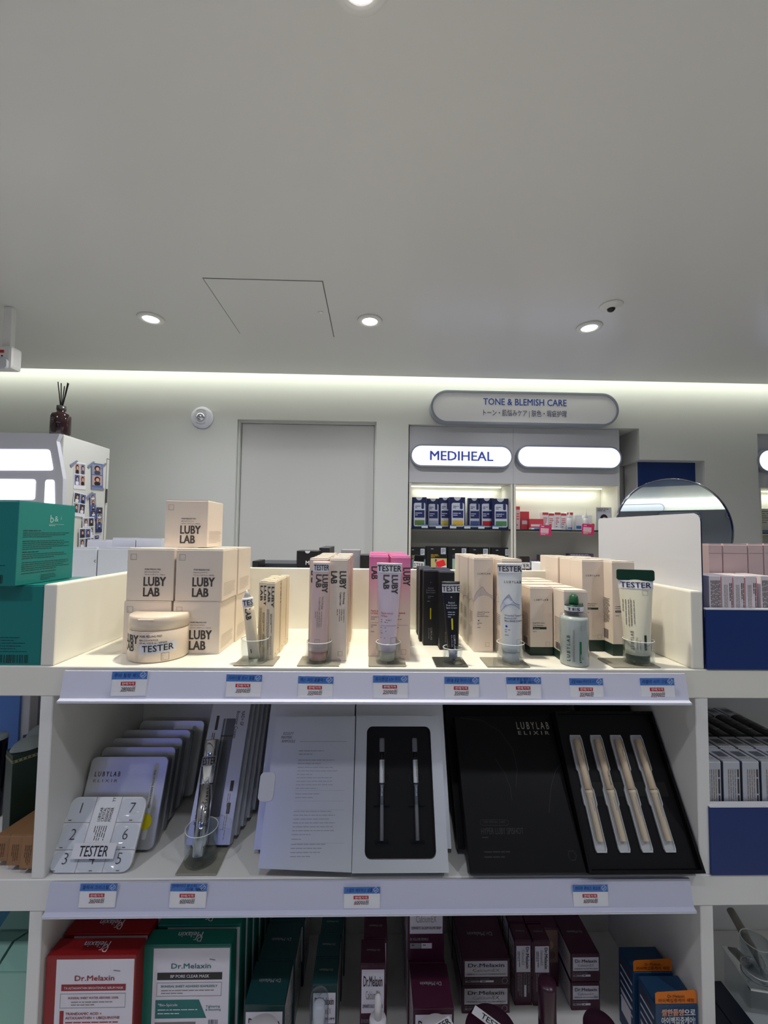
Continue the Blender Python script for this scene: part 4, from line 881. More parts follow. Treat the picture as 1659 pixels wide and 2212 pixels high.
# tall boxes with green base + green capped tube
xa, Ya, wa, ha = span(1257, 1304, 1212, 1407, T)
c = carton('cica_cream_carton', 'x', 'box', (xa, Ya, T), wa, .044, ha, PEACH, lambda q, w, d, h: cicashort(q, w, d, h, True), 'tall peach boxes with green base', band=(ha*.125, GREENC))
deep(c, 4, .0455, lambda k: f'tall peach box with green base, left column, {ORD[k]}', dxs=[0, .001, -.002, 0])
xb_, Yb_, wb_, hb_ = span(1317, 1370, 1218, 1417, T)
c = dup(c, (xb_+.002, Yb_, T)); deep(c, 4, .0455, lambda k: f'tall peach box with green base behind the green capped tube, {ORD[k]}', dxs=[0, .001, .001, 0])
cx, cy, R = cup(1350, 1409, 1381, 1443, 1326, 1428, 'clear tester cup on mirrored plate holding the green capped tube')
def cicatube(q, f, H, hb, A):
    sticker(q, f, 0, H-.022, A(H)*1.9, .0125, 'TESTER', A(H)*1.68, STICK, NAVYI, .66, 0, 12, .012); q.emblem(f, .0085, H-.0375, .007, INKL)
    q.lines(f, -.003, H-.045, .042, 5, .0036, INKL, .0012, True, 9); q.rect(f, -.0085, H-.085, -.008, H-.042, INKL, .0004, 2)
    q.t(f, 'L U B Y L A B', -.0055, hb+.009, .0042, INK, .01, .027, rot=PI/2); q.t(f, 'Lamellaxome Cica', -.0005, hb+.009, .0024, INKL, .004, .018, rot=PI/2); q.t(f, 'Intense Cream', .0035, hb+.009, .0024, INKL, .004, .014, rot=PI/2); q.rect(f, .0085, hb+.009, .0115, hb+.031, GREENC, .0004, 2); q.t(f, 'Phytosome', .0108, hb+.0105, .0016, WHITEI, .006, None, rot=PI/2, e=.0008)
squeeze('cica_cream_tube', 'pale cream tube with dark green cap and seal in a clear cup', cx-.0015, cy, 1375, 1377.5, 1232, 1411, 1445, 69, 48, 46, mat('pale_tube', (228, 224, 202), .38), GREEN, cicatube, seal=GREEN, seal_h=.0155)

# ------------------------------------------------------------------ right neighbour, top: blue holder with pink boxes and a white side panel
PX = .4975
pz1 = atx(1527, 1107, PX+.0005).z
hb0 = aty(1525, 1317, -.002).z; hx0 = aty(1527.5, 1400, -.002).x
t = thing('blue_holder', 'blue fronted display holder with tall white side panel on the right of the top shelf', 'display holder', (hx0, 0, T))
MB().box((.0, -.002, .0005), (.62, .002, hb0-T), BLUEM, .0008).build('front_plate', t)
MB().box((.0, -.0025, hb0-T), (.62, .006, hb0-T+.002), mat('white_edge', (236, 236, 240), .3)).build('rim', t)
MB().box((.002, .002, .0005), (.62, .2, .003), WHITE).build('tray_floor', t)
pf = lambda u, v, e=0: Vector((PX - hx0 - e, u, v))
y0_, y1_ = .003, .24; ztl = atx(1293, 1120, PX).z - T; y1_ = atx(1293, 1121, PX).y; ztr = pz1 - T
pts = [(y1_, .0005), (y1_, ztl-.006), (y1_-.002, ztl-.002), (y1_-.006, ztl), (y0_+.012, ztr), (y0_+.005, ztr-.003), (y0_+.001, ztr-.008), (y0_, ztr-.014), (y0_, .0005)]
q = MB(); n = len(pts); vs = [(PX-hx0-.0008, u, v) for u, v in pts] + [(PX-hx0+.0012, u, v) for u, v in pts]
GLW = mat('gloss_white_panel', (206, 207, 214), .12, coat=.3); EDG = mat('navy_edge', (26, 34, 66), .4)
q.add(vs, [tuple(range(n-1, -1, -1))], GLW); q.add(vs, [tuple(range(n, 2*n))], BLUEM); q.add(vs, [(i, (i+1) % n, (i+1) % n+n, i+n) for i in range(n)], EDG); q.build('side_panel', t)
# pink boxes in it
PKB = mat('pale_pink_box', (212, 186, 184), .42); WPB = mat('white_pink_box', (224, 214, 218), .45)
def lowpr(k):
    def pr(q, w, d, h):
        f = front(w, d, h)
        if k in (0, 4): q.lines(f, w*.98 if False else w*.9, h*.95, h*.88, 7, w*.12, INK, w*.06, True, k)
        else:
            q.lines(f, w*.9, h*.92, h*.3, 2, w*.14, INK, w*.07, True, k); q.lines(f, w*.9, h*.3, h*.2, 2, w*.14, INK, w*.07, True, k+1); q.lines(f, w*.5, h*.9, h*.5, 3, w*.12, INKL, w*.04, True, k)
        q.rect(f, w*.96, h*.02, w, h*.98, ROSE)
    return pr
z_ = hb0 - T
for k, (l, r) in enumerate(((1531.5, 1557), (1558.5, 1582.5), (1584, 1608), (1609.5, 1634), (1643, 1668))):
    x, Y, w, h = span(l, r, 1244, 1316, T+.03, .008); b_ = hb0 - .02
    carton('pink_carton', f'white and pink box with vertical print in the right blue holder, {pos[k]} from left', 'box', (x, Y, T+.0035), w, .045, aty(l, 1244, Y).z - T - .0035, WPB, lowpr(k), 'white pink boxes in the blue holder', flap=0)
for k, (l, r) in enumerate(((1530.5, 1559.5), (1561.5, 1614), (1616, 1648), (1650, 1690))):
    x, Y, w, h = span(l, r, 1178, 1238, T, .062); zt = aty(l, 1177, Y).z
    t2 = carton('pale_pink_carton', f'pale pink box standing behind the white ones in the blue holder, {pos[k]} from left', 'box', (x, Y, T+.0035), w, .04, zt-T-.0035, PKB, lambda q, w, d, h: q.rect(front(w, d, h), 0, h-.0142, w, h-.0136, INKL), 'pale pink boxes in the blue holder', flap=.002)
# the mirror's foot stands behind; teal boxes on the left neighbour
def tealpr(q, w, d, h):
    s_ = rside(w, d, h); W_ = mat('silver_print', (176, 210, 206), .4, metal=.3); DK = mat('dark_teal_ink', (8, 62, 62), .5)
    q.t(s_, 'b', d*.52, h*.76, h*.1, W_, .0, None); q.t(s_, '&', d*.6, h*.775, h*.075, W_, 0, None); q.t(s_, 'i', d*.72, h*.8, h*.05, W_, 0, None); q.rect(s_, d*.5, h*.735, d*.78, h*.739, W_); q.lines(s_, d*.5, h*.725, d*.28, 1, h*.02, W_, h*.008)
    for v, n, b_ in ((.66, 1, 1), (.63, 3, 0), (.53, 5, 0), (.40, 1, 1), (.37, 3, 0), (.27, 5, 0), (.14, 1, 0)): q.lines(s_, d*.08, h*v, d*.85 if not b_ else d*.5, n, h*.024, DK, h*(.012 if b_ else .008), seed=int(v*100))
    q.lines(s_, d*.4, h*.1, d*.28, 4, h*.02, DK, h*.007); f = front(w, d, h); q.lines(f, w*.05, h*.35, w*.9, 7, h*.035, DK, h*.008); q.barcode(f, w*.72, h*.03, w*.2, h*.1, DK)
TEALF = mat('teal_card_front', (14, 112, 112), .42)
zt = aty(80, 1266, .004).z - T; xr = aty(91, 1350, .004).x
carton('teal_box', 'lower teal box with small print and barcode left of the divider', 'box', (xr-.11, .004, T), .22, .12, zt, TEAL, tealpr, 'teal boxes left of the divider', flap=.0008)
zt2 = aty(46, 1083, -.012).z; z0 = T + zt + .0016
t2 = carton('teal_box', 'upper teal box with silver emblem on its side, stacked left of the divider', 'box', (-.5085-.11, -.012, z0), .22, .112, zt2 - z0, TEAL, tealpr, 'teal boxes left of the divider', flap=.0008)
WB = mat('white_box_cool', (206, 209, 224), .45)
for k, (l, r, tp, Y, lb) in enumerate(((150, 209, 1186, .36, 'front left white box beyond the teal boxes'), (212, 282, 1186, .36, 'front right white box beyond the teal boxes'), (188, 232, 1169, .48, 'small rear left white box beyond the teal boxes'), (243, 292, 1165, .47, 'rear middle white box beyond the teal boxes'), (294, 350, 1166, .47, 'rear right white box beyond the teal boxes'))):
    a, b = aty(l, tp, Y), aty(r, tp, Y)
    carton('white_box', lb, 'box', ((a.x+b.x)/2, Y, T), b.x-a.x, .09, a.z-T, WB, lambda q, w, d, h: q.t(front(w, d, h), 'c', w*.92, h*.8, h*.06, INK), 'white boxes beyond the teal boxes', flap=.004)
# ------------------------------------------------------------------ goods on the far side of the gondola
def far(name, lb, l, r, tp, Y, d, m, pr=None, cat='box', flap=0, rz=0):
    a, b = aty(l, tp, Y), aty(r, tp, Y); return carton(name, lb, cat, ((a.x+b.x)/2, Y, T), b.x-a.x, d, (a.z+b.z)/2-T, m, pr, flap=flap, rot=(0, 0, rz))
def mipr(q, w, d, h):
    f = front(w, d, h); q.t(f, 'MEDI', w*.42, h-.030, .0085, WHITEI, .02); q.t(f, 'EX', w*.52, h-.042, .005, WHITEI, .01); q.poly(f, circ(w*.5, h, w*.12, 16)[8:] + [(w*.62, h)], PALE)
    q.rect(f, w*.15, h-.056, w, h-.048, PAPER); q.lines(f, w*.2, h-.05, w*.75, 1, .004, INK, .003, e=.0005)
far('black_carton', 'black box with white capitals standing behind the back panel', 641, 688, 1190, .30, .05, BLACKC, mipr)
far('black_carton', 'rear black box right of the lettered black one', 689.5, 712, 1183, .36, .12, mat('black_card_grey', (40, 42, 48), .4))
far('grey_case', 'small plain grey case standing behind the back panel', 737, 778, 1188, .42, .05, mat('grey_case', (148, 146, 156), .4), cat='case')
far('black_case', 'low black case right of the small grey case', 779, 800, 1199, .40, .06, BLACKC, cat='case')
far('dark_tray', 'long dark tray seen low behind the back panel', 548, 640, 1217, .40, .12, mat('dark_slate', (46, 50, 62), .4), cat='tray')
far('black_case', 'black case peeping beside the stacked cream boxes', 545, 558, 1212, .34, .06, BLACKC, cat='case')
def fartube(lb, l, r, tp, Y, m, txt, rz=0):
    a, b = aty(l, tp, Y), aty(r, tp, Y); w = b.x-a.x; h = a.z - T
    t = thing('tester_tube', lb, 'tube', ((a.x+b.x)/2, Y, T), (0, rz, 0), 'tester tubes on the far side')
    MB().prism([(-w*.3, 0), (w*.3, 0), (w*.42, h*.45), (w*.5, h-.004), (w*.45, h), (-w*.45, h), (-w*.5, h-.004), (-w*.42, h*.45)], -.006, .006, m).build('tube', t)
    q = MB(); f = lambda u, v, e=0: Vector((u, -.0062-e, v)); q.rect(f, -w*.5, h-.028, w*.5, h-.014, STICK, .0004); q.t(f, txt, 0, h-.025, .008, BLACKI, .006, w*.95, 'c', e=.0008); q.lines(f, w*.1, h-.03, .03, 2, .005, PALE, .002, True, e=.0008); q.build('tester_sticker', t)
fartube('black tube with tester sticker behind the pink boxes', 886, 908, 1199, .33, BLACKG, 'STER', .06)
fartube('red tube with tester sticker behind the slim black boxes', 987, 1005, 1203, .33, mat('bright_red', (214, 24, 40), .35), 'ER', -.35)
fartube('black tube with tester sticker behind the white mountain tube', 1120, 1142, 1201, .33, BLACKG, 'TER')
far('white_box', 'small white box peeping over the back panel behind the short peach boxes', 1169, 1196, 1217, .34, .06, PAPER)
# ================================================================== MIDDLE SHELF
def lean(lb, rb, yb, lt, rt, yt, z0, d=0):
    zb = z0
    for _ in range(3):
        Yb = atz((lb+rb)/2, yb, zb).y; W_ = aty(rb, yb, Yb).x - aty(lb, yb, Yb).x
        Yt = CAM.y + (Yb - CAM.y)*(rb-lb)/(rt-lt); pt = aty((lt+rt)/2, yt, Yt); ang = math.atan2(Yt-Yb, pt.z-zb); zb = z0 + d*math.sin(ang) + .0004
    pb = aty((lb+rb)/2, yb, Yb); h = math.hypot(Yt-Yb, pt.z-zb)
    return Vector((pb.x, Yb, zb)), W_, h, (-ang, math.atan2(pt.x-pb.x, h)*.0, 0), ang
def onface(t, px, py, y=0):            # where a sight line meets the leaning face y of t, in t's own coordinates
    m = Matrix.Translation(t.location) @ t.rotation_euler.to_matrix().to_4x4(); im = m.inverted()
    o = im @ CAM; d = im.to_3x3() @ ray(px, py); k = (y - o.y)/d.y; p = o + d*k; return p.x, p.z
def slab(q, w, h, d, m, r=.001, y0=0, z0=0, mcap=None): return q.prism(rrect(-w/2, z0, w/2, z0+h, r), y0, y0+d, m, mcap=mcap)

# blister tray
_l = atz(183, 1888, M+.001); _t = aty(245, 1724, .052); ang = math.atan2(_t.y - _l.y, _t.z - M - .001); p = Vector(((_l.x+_t.x)/2, _l.y, M+.0028)); w = .1145; h = math.hypot(_t.y-_l.y, _t.z-M-.001); rot = (-ang, 0, 0)
t = thing('blister_tray', 'white numbered blister tray of clear cells with tester sticker, leaning at left', 'tray', p, rot)
q = MB(); slab(q, w, h, .004, PAPER, .012); f = front(w, .004, h)
cw = w/3; ch = [h*.355, h*.36, h*.285]; z_ = [0, h*.285, h*.645]
for u in (cw, 2*cw): q.rect(f, u-.0004, 0, u+.0004, h, GREYP)
for v in (h*.285, h*.645): q.rect(f, 0, v-.0004, cw, v+.0004, GREYP); q.rect(f, 2*cw, v-.0004, w, v+.0004, GREYP)
q.rect(f, cw, h*.285-.0004, 2*cw, h*.285+.0004, GREYP)
cells = [('1', 0, 2), ('2', 0, 1), ('3', 0, 0), ('4', 1, 0), ('5', 2, 0), ('6', 2, 1), ('7', 2, 2)]
ro = [0, h*.285, h*.645]; rh = [h*.285, h*.36, h*.355]
for s_, c_, r_ in cells:
    q.t(f, s_, (c_+.5)*cw, ro[r_] + rh[r_]*.36, .0135, INK, -.012, None, 'c', e=.0004)
    q.lines(f, c_*cw + cw*(.14 if c_ == 0 else .5), ro[r_] + rh[r_]*.1, cw*.3, 1, .002, INK, .001)
for i, s_ in enumerate(('LUBYLAB', 'CRYSTAL', 'ESSENCE', 'POWDER')): q.t(f, s_, cw*(1.36 + .14*i), h*.66, .004, INK, .012, h*.19, rot=PI/2)
q.t(f, 'TT', cw*1.75, h*.93, .004, INK, .01, .006, rot=PI/2); q.lines(f, cw*1.7, h*.6, h*.2, 6, .0032, INK, .001, True)
q.build('tray_card', t)
for s_, c_, r_ in cells:
    q = MB(); u0, v0, u1, v1 = -w/2 + c_*cw + .0016, ro[r_] + .0016, -w/2 + (c_+1)*cw - .0016, ro[r_] + rh[r_] - .0016
    a = rrect(u0, v0, u1, v1, .007, 4); cu, cv = (u0+u1)/2, (v0+v1)/2; n = len(a); rings = []
    for k, (sc, y) in enumerate(((1, -.0006), (.93, -.004), (.8, -.0062), (.55, -.0055), (.5, -.005))): rings += [(cu+(x-cu)*sc, y, cv+(z-cv)*sc) for x, z in a]
    fs = [(k*n+i, k*n+(i+1) % n, (k+1)*n+(i+1) % n, (k+1)*n+i) for k in range(4) for i in range(n)] + [tuple(range(4*n, 5*n))]
    q.add(rings, fs, CLEAR, True); q.build('clear_cell', t)
q = MB(); f2 = plane((0, -.0066, 0), (1, 0, 0), (0, 0, 1)); su, sv = onface(t, 203, 1838, -.0066); sticker(q, f2, su, sv, w*.53, .018, 'TESTER', w*.36, STICK, BLACKI, .68, 0, 4, .004); q.build('tester_sticker', t)

# tins
p, w, h, rot, ang = lean(172, 330, 1829, 204, 363, 1636.5, M, .018)
w = .122; ang = math.radians(20); rot = (-ang, 0, 0); Yb = .045
a = aty(363, 1637, .045 + .115*math.sin(ang)); p = Vector((a.x - w/2, .045, M+.018*math.sin(ang)+.0004)); h = (a.z - p.z)/math.cos(ang)
def tinpr(q, w, h):
    f = front(w, 0, h); q.t(f, 'L U B Y L A B', w*.08, h*.78, h*.055, INK, .012, w*.33); q.t(f, 'E L I X I R', w*.08, h*.715, h*.032, INKL, .008, w*.31)
    q.poly(f, rrect(w*.83, h*.1, w*.895, h*.93, w*.03, 5), mat('pale_grey_print', (198, 200, 206), .4)); q.t(f, 'FUSE CRYSTAL ESSENCE POWDER', w*.845, h*.85, .003, INK, .004, h*.42, rot=-PI/2, e=.0006)
t = thing('silver_tin', 'x', 'tin', p, rot, 'leaning silver tins')
q = MB(); slab(q, w, h, .0035, TIN, .008); tinpr(q, w, h); q.build('tin_lid', t)
q = MB(); slab(q, w-.0015, h-.0015, .014, mat('dark_tin_side', (150, 152, 156), .4, metal=.9), .008, .0036, .0008); q.build('tin_body', t)
tin = t; names = ['frontmost of the leaning silver tins, half behind the blister tray', 'second leaning silver tin from the front', 'third leaning silver tin from the front', 'fourth leaning silver tin from the front']
tops = [(380, 1616), (395, 1598), (412, 1581)]
tin['label'] = names[0]
for k, (px, py_) in enumerate(tops):
    Y = .045 + .031*(k+1); aa = aty(px, py_, Y + h*math.sin(ang)); dup(tin, (aa.x - w/2, Y, p.z), names[k+1])
q = MB(); q.poly(plane((0, -.0004, 0), (1, 0, 0), (0, 0, 1)), circ(*onface(tin, 313, 1775), .0105, 24), mat('yellow_sticker', (222, 206, 20), .45), .0002); q.build('yellow_sticker', tin)
b = aty(422, 1569, .175); t = dup(tin, (b.x - w/2, .172, p.z+.002), 'rearmost silver tin with its lid edge facing up against the back wall')
for c_ in kids(t):
    if c_.name.startswith('yellow'): bpy.data.objects.remove(c_)
t.rotation_euler = (math.radians(-22), 0, 0)
q = MB(); zt = (b.z - M)/math.cos(math.radians(22)); 
t.location.z = M + .008

# booster boxes
p, w, h, rot, ang = lean(400, 496, 1826, 441.7, 525.7, 1519, M, .018)
h2 = min(h*1.02, (T-.045-p.z)/math.cos(ang)); NADM = mat('silver_white_card', (190, 192, 204), .3, metal=.55)
t = thing('booster_box', 'x', 'box', p, rot, 'leaning silver booster boxes')
q = MB(); q.box((-w/2, 0, 0), (w/2, .018, h2), NADM, .0006); f = front(w, 0, h2)
def W(px, py_): u, v = onface(t, px, py_); return u + w/2, v
u, v = W(560/2.9625 + 500, 1533); u0, v0 = W(506, 1536); u1, v1 = W(494, 1598)
q.t(f, 'NAD+ GF', w*.80, v0, w*.085, INK, .014, (v0-v1)*.52, rot=-PI/2); q.t(f, 'Booster Cream', w*.67, v0, w*.085, INK, .004, (v0-v1)*.95, rot=-PI/2)
tb = [W(464, 1552), W(489, 1552), W(474, 1765), W(444, 1765)]
cxu = (tb[0][0]+tb[1][0])/2; hw = w*.155
q.poly(f, rrect(w*.36, tb[2][1], w*.36+2*hw, tb[0][1], .002, 3), mat('printed_tube_grey', (96, 98, 106), .3, metal=.5)); q.rect(f, w*.40, tb[2][1], w*.44, tb[0][1], mat('printed_tube_light', (150, 152, 160), .3, metal=.5), .0004); q.rect(f, w*.36, tb[0][1]-.028, w*.36+2*hw, tb[0][1]-.026, INK, .0005)
for (x_, y0, y1) in ((.16, 1546, 1577),): 
    a_, b_ = W(455, y0)[1], W(455, y1)[1]; q.rect(f, w*.17, b_, w*.24, a_, INK); q.lines(f, w*.2, b_-.004, .05, 2, .003, INK, .0012, True)
for y0, y1 in ((1686, 1709), (1734, 1758)):
    a_, b_ = W(487, y0)[1], W(487, y1)[1]; q.rect(f, w*.8, b_, w*.88, a_, INK, .0003); q.lines(f, w*.84, b_-.003, .03, 2, .003, INKL, .001, True)
q.t(f, 'L U B Y L A B', w*.1, .075, w*.03, INK, .004, .05, rot=-PI/2)
q.build('carton', t); booster = t; t['label'] = 'frontmost leaning silver booster box with printed grey tube'
dk = mat('silver_side', (128, 130, 138), .35, metal=.7)
for k in range(1, 5): dup(t, (p.x + .004*k, p.y + .0204*k, p.z), f'leaning silver booster box behind the chrome pen, {ORD[k]}')
# chrome tester pen in a cup
M_T = T; cyp = .032
a, b = aty(401, 1830, cyp), aty(468, 1830, cyp); R = (b.x-a.x)/2; cxp = (a.x+b.x)/2; hc = aty(434, 1786, cyp).z - M
t = thing('tester_holder', 'clear tester cup on mirrored plate holding the chrome pen on the middle shelf', 'tester holder', (cxp, cyp, M), group='clear tester cups on mirrored plates')
pa, pb_ = aty(378, 1888, .004).x, aty(467, 1888, .004).x
MB().box((pa-cxp, .004-cyp, .0003), (pb_-cxp, .064-cyp, .003), MPLATE, .0006).build('base_plate', t)
MB().lathe([(0, .0035), (R, .0035), (R, hc), (R-.0012, hc+.0006), (R-.0016, hc), (R-.0018, .0065), (0, .0065)], CLEAR, 48).build('cup', t)
MB().tube([(R*math.cos(2*PI*i/40)*.985, R*math.sin(2*PI*i/40)*.985, hc) for i in range(40)], .0006, MATS['cup_rim'], 6, closed=True).build('cup_rim', t)
pb0 = aty(428, 1862, .026); pb0.z = M + .010; pt = aty(457.5, 1598, .098); L = (pt-pb0).length
t = thing('cream_pen', 'chrome cylindrical cream pen with tester band leaning in a cup', 'tester pen', pb0); t.rotation_euler = (pt-pb0).to_track_quat('Z', 'Y').to_euler()
r_ = .0105
MB().lathe([(r_*.8, 0), (r_*.85, .001), (r_*.85, L*.08), (r_, L*.09), (r_, L*.60)], CHROME, 40).build('barrel', t)
MB().lathe([(r_*1.03, L*.602), (r_*1.03, L-.0015), (r_*.96, L), (0, L)], CHROME, 40).build('cap', t)
# find which side of the pen faces the lens
iv = (Matrix.Translation(pb0) @ t.rotation_euler.to_matrix().to_4x4()).inverted() @ CAM; a0 = math.atan2(iv.x, -iv.y)
pf2 = lambda a, b, e=0, RR=r_*1.03: Vector(((RR+e)*math.sin(a0 + a/RR), -(RR+e)*math.cos(a0 + a/RR), b))
q = MB(); sticker(q, pf2, 0, L*.80, r_*3.0, .014, 'ESTER', r_*1.95, mat('grey_sticker', (178, 178, 186), .4), BLACKI, .72, 0, 20, .006)
q.build('tester_sticker', t)
q = MB(); f3 = lambda a, b, e=0: pf2(a, b, e, r_); q.t(f3, 'L U B Y L A B', .001, L*.56, .003, BLACKI, .01, L*.2, rot=-PI/2); q.t(f3, 'Booster Cream', -.0035, L*.4, .0036, BLACKI, .006, L*.24, rot=-PI/2); q.t(f3, 'NAD+ GF', .0022, L*.34, .003, BLACKI, .006, L*.1, rot=-PI/2); q.build('printed_lettering', t)

# open silver ampoule box
p, w, h, rot, ang = lean(760, 970, 1886, 768.6, 951.7, 1546, M, .022)
t = thing('ampoule_set', 'open silver gift box with black tray, its flap folded out to the left', 'gift box', p, rot)
q = MB(); f = front(w, 0, h); q.ring(rrect(-w/2, 0, w/2, h, .0012, 6), None or rrect(-w*.5+w*.17, h*.085, w*.5-w*.155, h*.93, .009, 6), 0, .022, SILVER); q.build('tray', t)
def U2(px, py_): u, v = onface(t, px, py_); return u, v
ia, ib = U2(788, 1858), U2(944, 1569); ia = (max(ia[0], -w/2+.006), ia[1])
for c_ in kids(t): bpy.data.objects.remove(c_)
lo_, hi_ = U2(787.5, 1857), U2(943, 1857); th_, tl_ = U2(931, 1569), U2(792, 1569)
iu0, iu1, iv0, iv1 = lo_[0], hi_[0], lo_[1], tl_[1]
q = MB(); q.ring(rrect(-w/2, 0, w/2, h, .0012, 6), rrect(iu0, iv0, iu1, iv1, .009, 6), 0, .022, SILVER); q.build('tray', t)
q = MB(); BLKF = mat('black_foam', (14, 14, 16), .55, spec=.25); slab(q, iu1-iu0+.001, iv1-iv0+.001, .008, BLKF, .009, .006, 0)
for i in range(len(q.v)): q.v[i] = (q.v[i][0] + (iu0+iu1)/2, q.v[i][1], q.v[i][2] + iv0 - .0005)
SX = [U2(825, 1700)[0], U2(899, 1700)[0]]
vy = lambda y: U2(860, y)[1]
WELL = mat('black_foam_well', (8, 8, 9), .35)
for sx in SX:     # finger wells: raised lips round each syringe seat
    for pts in (rrect(sx-.0105, vy(1693), sx+.0125, vy(1667), .008, 5), rrect(sx-.0042, vy(1738), sx+.0042, vy(1592), .003, 4)):
        q.outline(lambda a, b, e=0: Vector((a, .006-e, b)), pts, .0008, WELL, .0006)
q.build('black_insert', t)
lt = MB(); lw = (aty(760, 1885, p.y).x - aty(557.5, 1876, p.y).x)
P3 = [Vector(onface(t, *c_)) for c_ in ((760, 1885), (557.5, 1876), (596.7, 1548.6), (768.6, 1546.7))]
lt.prism([tuple(x) for x in (P3[1], P3[0] - Vector((.0008, 0)), P3[3] - Vector((.0008, 0)), P3[2])], 0, .0035, SILVER)
fl = lambda u, v, e=0: Vector((u, -e, v)); LK = mat('silver_grey_ink', (112, 112, 124), .5)
def fp(px, py_): return onface(t, px, py_)
for s_, (x_, y_), wd in (('SCULPT', (611, 1587), .017), ('MATRIX', (607, 1595.5), .017), ('AMPOULE', (607, 1604), .022)): lt.t(fl, s_, *fp(x_, y_), .0038, LK, .01, wd, shear=.25)
u, v = fp(647, 1602); lt.rect(fl, u, v, fp(748, 1602)[0], v+.0004, LK)
FNT = mat('faint_silver_ink', (150, 150, 162), .45)
for y_, n, ww in ((1621, 2, .04), (1641, 2, .058), (1657, 3, .066), (1679, 4, .058), (1714, 2, .04), (1752, 7, .064), (1812, 1, .03), (1823, 4, .05)):
    x_ = 646 - (y_-1620)*.085; lt.lines(fl, *fp(x_, y_), ww, n, .0046, FNT, .0011, seed=y_)
for y_ in (1708, 1731, 1750, 1822): u, v = fp(636, y_); lt.rect(fl, u, v, fp(744, y_)[0], v+.0003, FNT)
lt.build('flap', t)
q = MB(); u0, v0 = fp(556, 1731); u1, v1 = fp(596, 1668); q.prism(rrect(u0, v0, u1, v1, .0065, 5), -.0012, -.0002, mat('tab_silver', (196, 197, 203), .4, metal=.3)); q.build('closing_tab', t)
mw = t.matrix_basis.copy()
SYR = clear('syringe_clear', (214, 220, 226), 1.6); GCAP = mat('grey_syringe_cap', (120, 122, 130), .25)
FOIL = mat('syringe_label', (206, 208, 214), .4)
for k, sx in enumerate(SX):
    base = mw @ Vector((sx, .0035, vy(1822)))
    s = thing('syringe', ('left', 'right')[k] + ' clear syringe with silver label lying in the open silver box', 'syringe', base, rot, 'syringes in the silver box')
    l_ = lambda y: vy(y) - vy(1822)
    MB().lathe([(.0039, l_(1738)), (.0039, l_(1640)), (.0022, l_(1622))], SYR, 20).build('barrel', s)
    MB().lathe([(.0038, l_(1624)), (.0043, l_(1620)), (.0043, l_(1598)), (.0036, l_(1594)), (0, l_(1594))], GCAP, 20).build('tip_cap', s)
    MB().box((-.0125, -.002, l_(1744)), (.0125, .002, l_(1740)), SYR, .0008).build('finger_flange', s)
    MB().lathe([(.0030, .003), (.0030, l_(1700)), (.0034, l_(1699)), (.0034, l_(1694))], GCAP, 14).build('plunger', s)
    MB().box((-.0105, -.003, -.001), (.0105, .003, .003), SYR, .001).build('thumb_rest', s)
    q = MB(); ff = cyl(.0041, 0); q.rect(ff, -.0046, l_(1691), .0046, l_(1641), FOIL, 0, 10); q.lines(ff, .0034, l_(1643), .034, 3, .0012, INK, .0005, True, k); q.t(ff, 'LUBYLAB', -.001, l_(1697), .002, PALE, .01, .013, rot=-PI/2); q.build('label', s)
# closed silver boxes behind
for k, (l, r, lb, yt) in enumerate(((594, 768, 'closed silver box behind the flap of the open one, only its top showing', 1521), (771, 950, 'closed silver box behind the open silver tray', 1520))):
    Y = p.y + .045; s = math.sin(ang); hh = (T-.046-p.z)/math.cos(ang); a_, b_ = aty(l, yt+8, Y + s*hh), aty(r, yt+8, Y + s*hh)
    u = thing('silver_box', lb, 'box', ((a_.x+b_.x)/2, Y, p.z), rot, 'closed silver boxes'); wq = b_.x-a_.x
    q = MB(); slab(q, wq, hh, .022, SILVER, .001); ff = front(wq, 0, hh)
    if k == 0: q.rect(ff, wq*.42, hh-.030, wq*.56, hh-.012, BLACKC); q.lines(ff, wq*.36, hh-.012, .02, 2, .004, INK, .001, True)
    q.build('carton', u)

# black box pair
p, w, h, rot, ang = lean(1274, 1520, 1888, 1202, 1410, 1536, M, .026)
w = XR + .0 - .003 - aty(1274, 1888, p.y).x; p.x = XR - .003 - w/2
t = thing('stick_set', 'open black tray holding four pale ampoule sticks at the right end', 'gift box', p, rot)
BLK2 = mat('black_satin_card', (13, 13, 15), .42, spec=.22)
xs = [U_ for U_ in (onface(t, 1256, 1600), onface(t, 1300, 1600), onface(t, 1344, 1600), onface(t, 1388, 1600))]
vt = onface(t, 1330, 1587)[1]; vb = onface(t, 1330, 1843)[1]
cxs = []
for (ax, ay), (bx, by) in zip(((1245, 1589), (1290, 1589), (1334, 1589), (1378, 1589)), ((1304, 1842), (1354, 1842), (1403, 1842), (1453, 1842))):
    A_, B_ = onface(t, ax, ay), onface(t, bx, by); cxs.append((A_[0]+B_[0])/2)
q = MB(); slab(q, w, h, .005, BLK2, .001, .021); q.ring(rrect(-w/2, 0, w/2, h, .001), rrect(-w/2+.004, .004, w/2-.004, h-.004, .001), 0, .0209, BLK2); q.build('tray', t)
q = MB(); ins = mat('black_tray_insert', (14, 14, 17), .5, spec=.25); slab(q, w-.009, h-.009, .012, ins, .0008, .008, .0045)
q.box((-w*.36, .0074, h*.43), (w*.42, .0079, h*.52), WELL); q.build('insert', t)
mw = t.matrix_basis.copy(); WELLP = mat('white_blister', (196, 198, 200), .25, coat=.5); STK = mat('pale_stick', (228, 212, 184), .35)
hs_ = vt - vb
